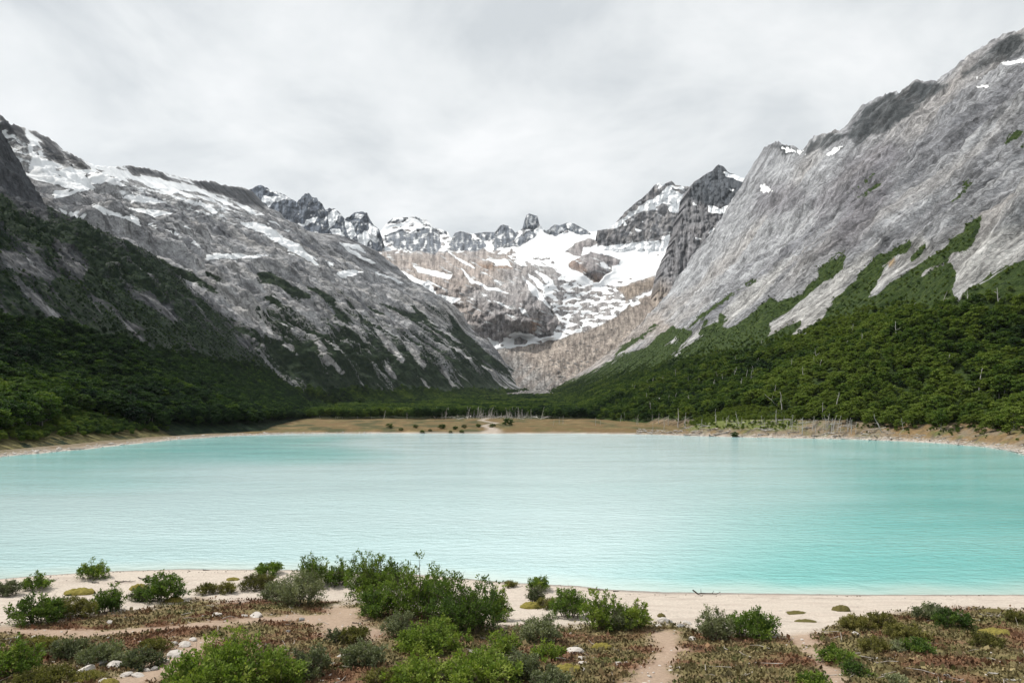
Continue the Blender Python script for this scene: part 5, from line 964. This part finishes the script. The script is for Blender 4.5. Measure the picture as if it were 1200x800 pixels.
SHRUBS = [  # column, row of the foot, width, height (photo pixels), kind, tone, label
 (110, 677, 34, 20, 'g', .34, 'small green bush at the water edge on the left sand spit'),
 (43, 690, 32, 18, 'g', .30, 'small spreading bush on pale sand near the left end of the shore'),
 (8, 698, 30, 20, 'y', .30, 'grey-green bush with a dark stone beside it at the left end of the sand'),
 (46, 729, 62, 34, 'g', .34, 'wide low dark green bush where sand meets heath on the left'),
 (84, 722, 50, 24, 'o', .38, 'yellowish mossy bush joined to the right end of the wide dark bush'),
 (122, 717, 36, 26, 'g', .28, 'dark bush right of the yellowish mossy bush'),
 (135, 714, 18, 34, 'g', .34, 'single upright leafy shoot rising from the dark low bush'),
 (190, 704, 56, 34, 'g', .30, 'bushy green shrub with a bare twig, beside brown heath on the left sand'),
 (163, 704, 26, 16, 'y', .28, 'low grey shrub touching the left side of the bushy green shrub'),
 (243, 695, 28, 12, 'o', .26, 'low olive mound bush, left one of the pair on the sand'),
 (266, 694, 24, 13, 'o', .40, 'low olive mound bush, right one of the pair on the sand'),
 (303, 690, 42, 17, 'o', .24, 'rounded olive cushion bush on a sand bank'),
 (315, 672, 36, 14, 'g', .42, 'low bush at the water edge behind the cushion bush'),
 (350, 709, 66, 42, 'y', .40, 'large grey-green bush leaning over brown heath in the middle left'),
 (322, 703, 34, 24, 'y', .30, 'pale grey bush against the left side of the large grey-green bush'),
 (367, 685, 38, 38, 'g', .22, 'dark green upright bush at the water side above the large grey-green bush'),
 (397, 685, 34, 30, 'g', .28, 'round dark bush right of the dark upright bush at the water side'),
 (432, 700, 56, 55, 'g', .34, 'tall bush with ragged spiky top, leftmost of the central clump'),
 (462, 690, 26, 40, 'g', .32, 'slender upright bush between the two tall bushes of the central clump'),
 (445, 722, 54, 38, 'g', .36, 'bushy lower growth under the ragged tall bush'),
 (494, 722, 80, 70, 'g', .36, 'pointed tall bush, peak of the central clump'),
 (545, 738, 96, 64, 'g', .26, 'broad dark green bush, largest of the central clump'),
 (584, 728, 32, 46, 'g', .66, 'feathery yellow-green bush at the right end of the central clump'),
 (505, 762, 86, 40, 'g', .50, 'lighter green bush in front of the pointed tall bush'),
 (470, 745, 44, 30, 'y', .30, 'grey-green bush left of the lighter green bush'),
 (590, 765, 40, 34, 'g', .55, 'fresh green bush below the broad dark bush'),
 (560, 800, 100, 44, 'g', .52, 'bright leafy bush at the bottom edge below the central clump'),
 (492, 803, 80, 40, 'g', .50, 'bright green bush at the bottom edge left of the leafy one'),
 (610, 795, 64, 40, 'y', .30, 'dull grey-brown bush at the bottom edge right of the leafy one'),
 (425, 780, 56, 36, 'y', .34, 'grey-leaved bush on bare ground left of the central clump'),
 (450, 804, 54, 24, 'o', .36, 'olive bush at the bottom edge below the grey-leaved bush'),
 (416, 752, 40, 20, 'o', .26, 'low dark olive bush above the grey-leaved bush'),
 (392, 752, 22, 16, 'y', .10, 'small dark bush at the end of the sand path'),
 (262, 806, 128, 74, 'g', .64, 'big bright green bush filling the bottom edge, left of middle'),
 (325, 804, 66, 50, 'g', .56, 'green bush overlapping the right side of the big bright green bush'),
 (362, 792, 58, 44, 'y', .36, 'grey-olive bush right of the big bright green bush'),
 (222, 812, 60, 34, 'g', .70, 'lowest yellow-green bush at the bottom edge left of the big bright one'),
 (598, 687, 18, 7, 'o', .28, 'tiny tuft bush on the edge of the sand bank by the water'),
 (631, 691, 30, 17, 'g', .40, 'small green bush on top of the sand bank by the water'),
 (628, 707, 22, 22, 'y', .22, 'thin leafless-looking bush standing on yellow moss'),
 (642, 712, 30, 12, 'o', .36, 'flat olive bush at the foot of the sand bank'),
 (667, 722, 46, 38, 'g', .44, 'bright left bush of the three joined bushes by the beach'),
 (705, 735, 52, 44, 'g', .38, 'middle bush of the three joined bushes by the beach'),
 (742, 735, 42, 34, 'g', .58, 'yellow-green right bush of the three joined bushes by the beach'),
 (725, 738, 36, 24, 'y', .36, 'grey low bush in front of the three joined bushes'),
 (633, 752, 58, 34, 'y', .40, 'grey-green bush below the sand bank right of the central clump'),
 (642, 772, 40, 26, 'g', .48, 'small fresh green bush above the row of white stones'),
 (648, 806, 54, 26, 'y', .30, 'grey bush at the bottom edge below the row of white stones'),
 (838, 749, 44, 38, 'y', .40, 'grey-green left half of the bush pair at the top of the beach'),
 (882, 746, 66, 34, 'g', .30, 'dark green right half of the bush pair at the top of the beach'),
 (1094, 725, 46, 16, 'y', .24, 'low grey bush at the beach edge of the right heath'),
 (1117, 734, 44, 20, 'g', .20, 'dark low bush beside fallen sticks on the right heath'),
 (1032, 735, 36, 18, 'o', .30, 'grassy olive bush near the left corner of the right heath'),
 (1002, 737, 40, 16, 'o', .46, 'straw-coloured grassy bush at the left corner of the right heath'),
 (1060, 748, 50, 16, 'o', .24, 'brownish low bush in the middle of the right heath'),
 (1075, 764, 40, 20, 'g', .12, 'dark bush in the middle of the right heath, right of a pale cushion'),
 (1052, 762, 22, 14, 'y', .60, 'pale rounded bush left of the dark bush on the right heath'),
 (1024, 762, 40, 18, 'o', .34, 'scraggy brown-green bush above the white branch'),
 (980, 774, 44, 18, 'g', .34, 'small green bush beside the right-hand path'),
 (1000, 790, 36, 18, 'g', .16, 'dark bush below the small green bush beside the right-hand path'),
 (1157, 756, 40, 16, 'o', .22, 'dark olive bush near the right edge of the heath'),
 (1190, 728, 30, 12, 'o', .34, 'low grassy bush on the beach edge at the right side'),
 (1050, 800, 24, 10, 'y', .55, 'pale cushion at the bottom edge of the right heath'),
 (955, 806, 40, 20, 'g', .55, 'green tuft at the bottom edge beside the right-hand path'),
 (14, 792, 64, 54, 'g', .24, 'dark green bush at the left bottom corner'),
 (45, 765, 44, 26, 'o', .40, 'mossy olive bush above the left corner bush'),
 (78, 770, 44, 30, 'y', .22, 'dark grey bush right of the mossy olive bush'),
 (118, 776, 60, 26, 'y', .32, 'grey heather-like bush in the middle of the left stones'),
 (166, 782, 48, 30, 'y', .16, 'dark juniper-like bush above the white rock slab'),
 (180, 762, 36, 16, 'o', .42, 'yellowish low bush behind the juniper-like bush'),
 (48, 804, 70, 20, 'o', .30, 'mossy low bush at the bottom edge beside the left corner'),
 (100, 800, 40, 14, 'o', .50, 'yellow-green moss bush at the bottom edge among the left stones'),
]
for i, (px, py, w_, h_, kind, tone, lb) in enumerate(SHRUBS):
    x, y, z = ray_ground(px, min(py, 815)); k = y/F; hs = 0.70 if py > 755 else 0.90; Wd, Ht = w_*k*1.06, h_*k*hs
    mat = {'g': M_NIRE, 'y': M_GREYB, 'o': M_OLIVE}[kind]; big_ = Wd*Ht
    leaf = {'g': 0.105, 'y': 0.085, 'o': 0.075}[kind]*(0.80+0.06*Wd); ns = int(np.clip(16+big_*5, 16, 54)); nl = int(np.clip((Wd*Wd*.7+Wd*Ht*1.8)/(leaf*leaf*.27)*2.0, 800, 11000))
    fm, bm_ = shrub_meshes(3000+i, Wd, Ht, ns, nl, leaf, {'g': .34, 'y': .22, 'o': .15}[kind]); fm.materials.append(mat)
    e = pset(empty('shrub', (x, y, z)), lb, 'bush'); c = link('foliage', fm, e); c['tone'] = tone + (.20 if kind == 'g' else .14); link('branches', bm_, e)

# ---- moss cushions
M_MOSS = plain_mat('yellow_moss', (0.11, 0.10, 0.025), (0.30, 0.25, 0.06), 14.0, 1.0, .03)
M_MOSS2 = plain_mat('olive_moss', (0.06, 0.06, 0.02), (0.17, 0.14, 0.05), 14.0, 1.0, .03)
def cushion_mesh(seed, mat):
    r = np.random.default_rng(seed); n = 26; a = np.linspace(-1, 1, n); X, Y = np.meshgrid(a, a); rr = np.hypot(X, Y)*(1+.22*gnoise(X*1.5+seed, Y*1.5, 0, seed)); Z = np.sqrt(np.clip(1-rr**2, 0, 1))*(1+.35*fbm(X*3, Y*3, seed, 3, seed)) - 0.06*(rr > 1)-.02
    k = np.maximum(rr, 1e-6); s = np.minimum(1, 1.02/k); me = grid_mesh('moss_cushion', np.stack([X*s*.5, Y*s*.5, Z], -1)); me.materials.append(mat); return me
for i, (px, py, w_, h_, m, lb) in enumerate([(94, 695, 36, 8, 0, 'flat yellow-green moss cushion on the left sand'), (163, 690, 22, 8, 0, 'yellow moss patch behind the low grey shrub'), (273, 679, 15, 4, 0, 'tiny ochre cushion on the sand by the water'), (986, 715, 22, 8, 1, 'small dark grass cushion alone on the right beach'), (706, 760, 28, 9, 0, 'bright yellow moss cushion in the brown heath below the three bushes'),
                                       (664, 786, 36, 10, 0, 'yellow moss patch beside the row of white stones'), (624, 712, 30, 9, 0, 'green-yellow moss cushion under the thin bush'), (944, 728, 26, 3, 1, 'thin flat brown tuft lying on the right beach'), (934, 718, 24, 3, 1, 'faint dry grass patch on the right beach'), (775, 722, 10, 5, 1, 'little dark moss lump at the stones above the beach'), (205, 704, 20, 7, 0, 'yellowish moss at the right foot of the bushy green shrub'),
                                       (1166, 742, 40, 7, 0, 'yellowish moss streak on the right heath'), (128, 800, 24, 7, 0, 'yellow moss between the left stones'), (1165, 717, 34, 5, 1, 'long low turf tussock at the beach edge on the right')]):
    x, y, z = ray_ground(px, py); k = y/F; o = link('moss_cushion', cushion_mesh(60+i, M_MOSS2 if m else M_MOSS)); o.location = (x, y, z-.01); o.scale = (w_*k, max(w_*k*.6, h_*k*2.0), h_*k*.75); pset(o, lb, 'moss cushion')

# ---- stones and sticks
for i, (px, py, w_, h_, m, lb) in enumerate([
 (129, 731, 9, 7, 0, 'white stone with a dark hollow beside it in the left heath'), (253, 721, 15, 5, 0, 'flat pale stone beside the sand path, left one'), (285, 722, 10, 4, 0, 'small pale stone beside the sand path, right of the flat one'), (300, 722, 20, 7, 0, 'largest pale flat stone on the sand path'), (352, 727, 10, 6, 1, 'dark-sided stone on the sand path'), (338, 740, 7, 4, 1, 'small grey stone below the sand path'),
 (404, 684, 9, 6, 1, 'dark stone at the foot of the round dark bush by the water'), (574, 683, 7, 5, 1, 'grey stone at the water edge right of the central clump'), (622, 728, 6, 4, 1, 'lone dark stone on the sand below the bank'),
 (673, 764, 21, 10, 0, 'largest white stone of the row right of the central clump'), (681, 772, 13, 6, 0, 'middle white stone of the row right of the central clump'), (684, 778, 12, 6, 0, 'third white stone of the row right of the central clump'), (683, 785, 8, 5, 0, 'lowest small white stone of the row'), (725, 779, 10, 7, 0, 'pale stone alone in the brown heath right of the row'), (734, 777, 6, 4, 0, 'little pale stone touching the lone one in the heath'),
 (777, 728, 16, 8, 0, 'pale slab among stones at the top of the beach'), (784, 730, 9, 7, 1, 'dark upright stone beside the pale slab at the top of the beach'), (797, 734, 12, 5, 1, 'dark flat stone at the top of the beach near the bush pair'), (805, 731, 12, 7, 0, 'pale stone left of the bush pair'), (811, 749, 11, 6, 0, 'white stone in the heath left of the bush pair'), (772, 734, 8, 5, 0, 'pale stone at the edge of heath below the slab'),
 (100, 788, 22, 13, 0, 'big grey-white boulder in the middle of the left stones'), (134, 782, 20, 12, 0, 'rounded grey-white boulder right of the big left boulder'), (119, 779, 13, 9, 1, 'darker stone between the two left boulders'), (102, 780, 10, 7, 0, 'pale stone behind the big left boulder'), (72, 788, 11, 9, 0, 'pale stone left of the big left boulder'), (58, 795, 10, 7, 1, 'grey stone near the left bottom corner'), (83, 787, 8, 5, 0, 'small white stone beside the big left boulder'),
 (97, 797, 18, 9, 0, 'white slab at the bottom edge below the big left boulder'), (122, 799, 16, 7, 0, 'white slab at the bottom edge right of the first slab'), (148, 792, 14, 7, 0, 'pale slab right of the rounded boulder'), (172, 786, 10, 6, 0, 'white stone in front of the juniper-like bush'), (181, 785, 10, 8, 1, 'greyish stone right of the juniper-like bush'), (162, 792, 16, 7, 0, 'flat white rock below the juniper-like bush'),
 (40, 748, 10, 6, 0, 'pale stone on bare earth above the left corner bushes'), (22, 748, 8, 5, 0, 'small white stone near the left edge'), (41, 752, 7, 5, 0, 'white pebble under the pale stone near the left edge'), (52, 758, 14, 6, 0, 'flat pale rock above the dark grey left bush'), (205, 768, 22, 10, 0, 'whitish rock at the left foot of the big bright bush'), (190, 777, 16, 8, 0, 'whitish rock between juniper-like and big bright bush'), (216, 757, 18, 9, 0, 'whitish rock at the upper left of the big bright bush'), (203, 755, 10, 6, 0, 'small white rock behind the rock by the big bright bush'), (226, 750, 12, 5, 0, 'pale rock peeking out behind the big bright bush'),
 (399, 770, 10, 7, 0, 'white stone on the slope left of the grey-leaved bush'), (391, 778, 7, 4, 0, 'small white stone below the one by the grey-leaved bush'), (446, 761, 7, 5, 0, 'white stone at the foot of the central clump'), (557, 764, 14, 4, 0, 'white stone on red earth below the broad dark bush'), (388, 792, 7, 5, 0, 'white stone at the bottom edge left of the olive bush'), (1191, 777, 9, 4, 0, 'white stone near the right edge'), (1002, 743, 10, 5, 0, 'pale stone at the left corner of the right heath'), (1110, 792, 8, 4, 1, 'grey stone in dark heath at the right'), (761, 793, 6, 4, 0, 'white pebble on the middle path')]):
    x, y, z = ray_ground(px, py); k = y/F; me = rock_mesh('stone', 200+i, 2, M_STONE2 if m else M_STONE, (1, .85, .8), .3); o = link('stone', me); o.location = (x, y, z + h_*k*.18); o.scale = (w_*k*1.1, w_*k*.95, max(h_*k*1.15, .08)); o.rotation_euler = (0, 0, i*1.7); pset(o, lb, 'stone')
def stick(px, py, l, lean, lb, mat, seed, rz=0.0):
    x, y, z = ray_ground(px, py); k = y/F; r = np.random.default_rng(seed); n = 7; xx = np.linspace(-.5, .5, n); p = np.stack([xx, .05*r.normal(size=n), .03+.03*np.abs(r.normal(size=n))], 1); p[0, 2] += .12*lean; p[-1, 2] += .06*lean
    L_ = l*k; paths = [p*L_]; rad = [np.linspace(.045, .015, n)*max(.8, L_*.6)]
    for q in (2, 4): e_ = p[q]+np.array([r.uniform(.05, .12), r.normal(0, .12), r.uniform(.03, .12)]); paths.append(np.stack([p[q], e_])*L_); rad.append([.02*max(.8, L_*.6), .006])
    v, f = tubes(paths, rad, 5); me = raw_mesh('branch', v, f, 4); me.materials.append(mat); o = link('fallen_branch', me); o.location = (x, y, z); o.rotation_euler = (0, 0, rz); pset(o, lb, 'branch')
M_DARKW = plain_mat('wet_wood', (0.035, 0.03, 0.025), (0.10, 0.085, 0.07), 8.0)
for i, a in enumerate([(828, 697, 34, 1, 'dark crooked branch stranded at the water line', M_DARKW, 0.06), (147, 682, 22, .4, 'dark driftwood stick on the sand behind the bushy green shrub', M_DARKW, .2), (172, 678, 18, .8, 'dark stick lying left of the bushy shrub near the water', M_DARKW, .5), (112, 683, 10, .3, 'short dark stick on the sand below the water-edge bush', M_DARKW, -.2), (242, 668, 8, .3, 'tiny dark stick at the water line on the left', M_DARKW, 0.1), (60, 680, 16, 1, 'thin grey twig beside the small spreading bush', M_DRIFT, .4),
                      (1026, 772, 12, .5, 'white curved branch on the right heath', M_DEAD, .5), (1046, 772, 12, .3, 'white stick right of the curved branch', M_DEAD, 0.0), (1145, 727, 12, .5, 'white bleached stick on the right heath near the beach', M_DEAD, -.5), (1128, 722, 34, .4, 'grey fallen sticks behind the dark low bush', M_DRIFT, -.25), (1166, 723, 40, .5, 'brown fallen branch at the beach edge', M_DRIFT, .1), (1187, 798, 20, .4, 'white branch at the right bottom corner', M_DEAD, .1), (1166, 790, 14, .3, 'thin white stick above the right corner branch', M_DEAD, -.4), (904, 748, 26, .3, 'pale dead sticks at the foot of the bush pair', M_DEAD, -.2), (893, 744, 22, .4, 'second pale stick under the dark half of the bush pair', M_DEAD, -.5),
                      (700, 691, 12, .3, 'small dark stick at the water line behind the three bushes', M_DARKW, 0.0), (711, 689, 8, .3, 'tiny dark stick near the water behind the three bushes', M_DARKW, .2), (722, 693, 7, .3, 'dark chip of wood on the wet sand', M_DARKW, .1), (418, 730, 10, .3, 'short dark stick on the sand left of the central clump', M_DARKW, 0.0), (470, 668, 4, .2, 'tiny twig behind the central clump', M_DARKW, 0)]):
    px, py, l, ln, lb, m, rz = a; stick(px, py, l, ln, lb, m, 400+i, rz)

# ---- heath: dense low growth, nobody could count it
def build_heath():
    r = np.random.default_rng(808); n0 = 330000; d = 13.5 + 20.5*r.random(n0)**0.9; a = r.uniform(-.82, .82, n0); x, y = a*d, d; sd = lake_sd(x, y); z = fg_z(x, y); P = np.stack([x, y, z], -1); px, py = w2p(P)
    sand, path = fg_masks(px, py, x, y, sd); cl = 0.62+0.8*fbm(x*1.1, y*1.4, 3, 3, 812); keep = (1-sand)*(1-np.clip(path*1.15, 0, 1))*np.clip(cl, 0.10, 1)
    k = r.random(n0) < keep*0.80; P = P[k]; x, y, px, py = x[k], y[k], px[k], py[k]; n = len(P)
    red = sstep(-.25, .45, fbm(x*.35, y*.5, 0, 3, 710) + 0.25*sstep(330, 200, np.abs(px-150)) - 0.1)
    yel = sstep(.15, .6, fbm(x*.6, y*.8, 9, 3, 815)); c = mixc(np.tile((0.155, 0.135, 0.062), (n, 1)), (0.185, 0.100, 0.058), red); c = mixc(c, (0.29, 0.235, 0.125), yel*.85); dk = sstep(.1, .5, fbm(x*1.3, y*1.5, 5, 3, 818)); c = mixc(c, (0.055, 0.045, 0.025), dk*.6)
    grn = sstep(.2, .55, fbm(x*.5, y*.6, 15, 3, 821) - 0.12 + 0.25*sstep(770, 800, py)); c = mixc(c, (0.085, 0.105, 0.030), grn*.75); c = c*r.uniform(.65, 1.35, (n, 1))
    ax = unit(r.normal(0, .75, (n, 3)) + np.array([0, 0, .8])); nr = unit(r.normal(0, .6, (n, 3)) + np.array([0, 0, .8])); hh = r.uniform(.04, .13, n)*(1+0.8*(r.random(n) < .06))
    V, _ = quads(P + r.normal(0, .02, (n, 3)) + np.array([0, 0, .01]), ax, nr, hh, hh*r.uniform(.22, .42, n))
    m, t, b, o_ = new_mat('heath_sprigs'); L(t, attr(t, 'Col', 'Color'), b.inputs['Base Color']); b.inputs['Roughness'].default_value = .9
    me = raw_mesh('heath', V, np.arange(len(V)), 4, {'Col': rgba(np.repeat(c, 4, 0))}, smooth=False)
    pset(link('heath', me, None, m), 'low reddish brown and straw coloured heath covering the near shore', kind='stuff'); return n
print('heath', build_heath())
# small pebbles
P = []; rr_ = np.random.default_rng(55)
while len(P) < 420:
    px, py = rr_.uniform(-10, 1210), rr_.uniform(700, 812); x, y, z = ray_ground(px, py); s_, p_ = fg_masks(np.array([px]), np.array([py]), np.array([x]), np.array([y]), None)
    if rr_.random() < 0.15 + 0.75*p_[0]*(1-s_[0]) + (0.7 if px < 240 and py > 745 else 0): P.append((x, y, z))
joined_rocks('pebbles', 'pale pebbles scattered on the paths and between the bushes', np.array(P), rr_.uniform(.05, .16, len(P)), M_STONE, 1540)

# litter of dead twigs in the heath, and dark bits left along the water line
def litter():
    r = np.random.default_rng(66); paths, rad = [], []
    while len(paths) < 190:
        d = r.uniform(15, 33); x = r.uniform(-.76, .76)*d; z = float(fg_z(np.array([x]), np.array([d]))[0]); px, py = CX+F*x/d, HY-F*(z-EYE)/d
        sd_, pt_ = fg_masks(np.array([px]), np.array([py]), np.array([x]), np.array([d]), None)
        if sd_[0] > .5 or r.random() < pt_[0]*.7: continue
        a = r.uniform(0, 3.14); l = r.uniform(.15, .75); v = np.array([math.cos(a), math.sin(a), r.normal(0, .22)])*l*.5; p = np.array([x, d, z+.07+.04*r.random()]); paths.append(np.stack([p-v, p+r.normal(0, .04, 3), p+v])); w_ = r.uniform(.006, .017); rad.append([w_, w_*.8, w_*.4])
    v, f = tubes(paths, rad, 4); me = raw_mesh('dead_twigs', v, f, 4); pset(link('dead_twigs', me, None, M_DRIFT), 'bleached dead twigs strewn through the heath', kind='stuff')
litter()
M_BITS = plain_mat('dark_bits', (0.05, 0.04, 0.03), (0.20, 0.16, 0.12), 6.0)
def strand():
    r = np.random.default_rng(67); P = []
    while len(P) < 380:
        d = r.uniform(34.8, 41); x = r.uniform(-.78, .78)*d; sd = float(lake_sd(np.array([x]), np.array([d]))[0])
        if 0.1 < sd < 2.6 and r.random() < (1.0 if abs(sd-.9-.3*math.sin(x*.6)) < .22 else .10): P.append((x, d, float(fg_z(np.array([x]), np.array([d]))[0])))
    joined_rocks('strand_debris', 'small dark bits of bark and gravel along the water line', np.array(P), 0.03+0.10*r.random(380)**2, M_BITS, 1560)
strand()
# ------------------------------------------------------------------ air
def haze():
    x0, x1, y0, y1, z0, z1 = -2400, 2400, -460, 5600, -9, 1420
    V = [(x, y, z) for z in (z0, z1) for y in (y0, y1) for x in (x0, x1)]; Fc = [(0, 2, 3, 1), (4, 5, 7, 6), (0, 1, 5, 4), (2, 6, 7, 3), (0, 4, 6, 2), (1, 3, 7, 5)]
    me = bpy.data.meshes.new('haze'); me.from_pydata(V, [], Fc); me.update()
    m = bpy.data.materials.new('haze'); m.use_nodes = True; t = m.node_tree; t.nodes.clear(); o = N(t, 'ShaderNodeOutputMaterial'); v = N(t, 'ShaderNodeVolumePrincipled'); v.inputs['Color'].default_value = (0.80, 0.88, 0.97, 1); v.inputs['Density'].default_value = 2.2e-5; v.inputs['Anisotropy'].default_value = 0.2; L(t, v.outputs[0], o.inputs['Volume'])
    pset(link('haze', me, None, m), 'thin haze in the valley air', kind='stuff')
haze()
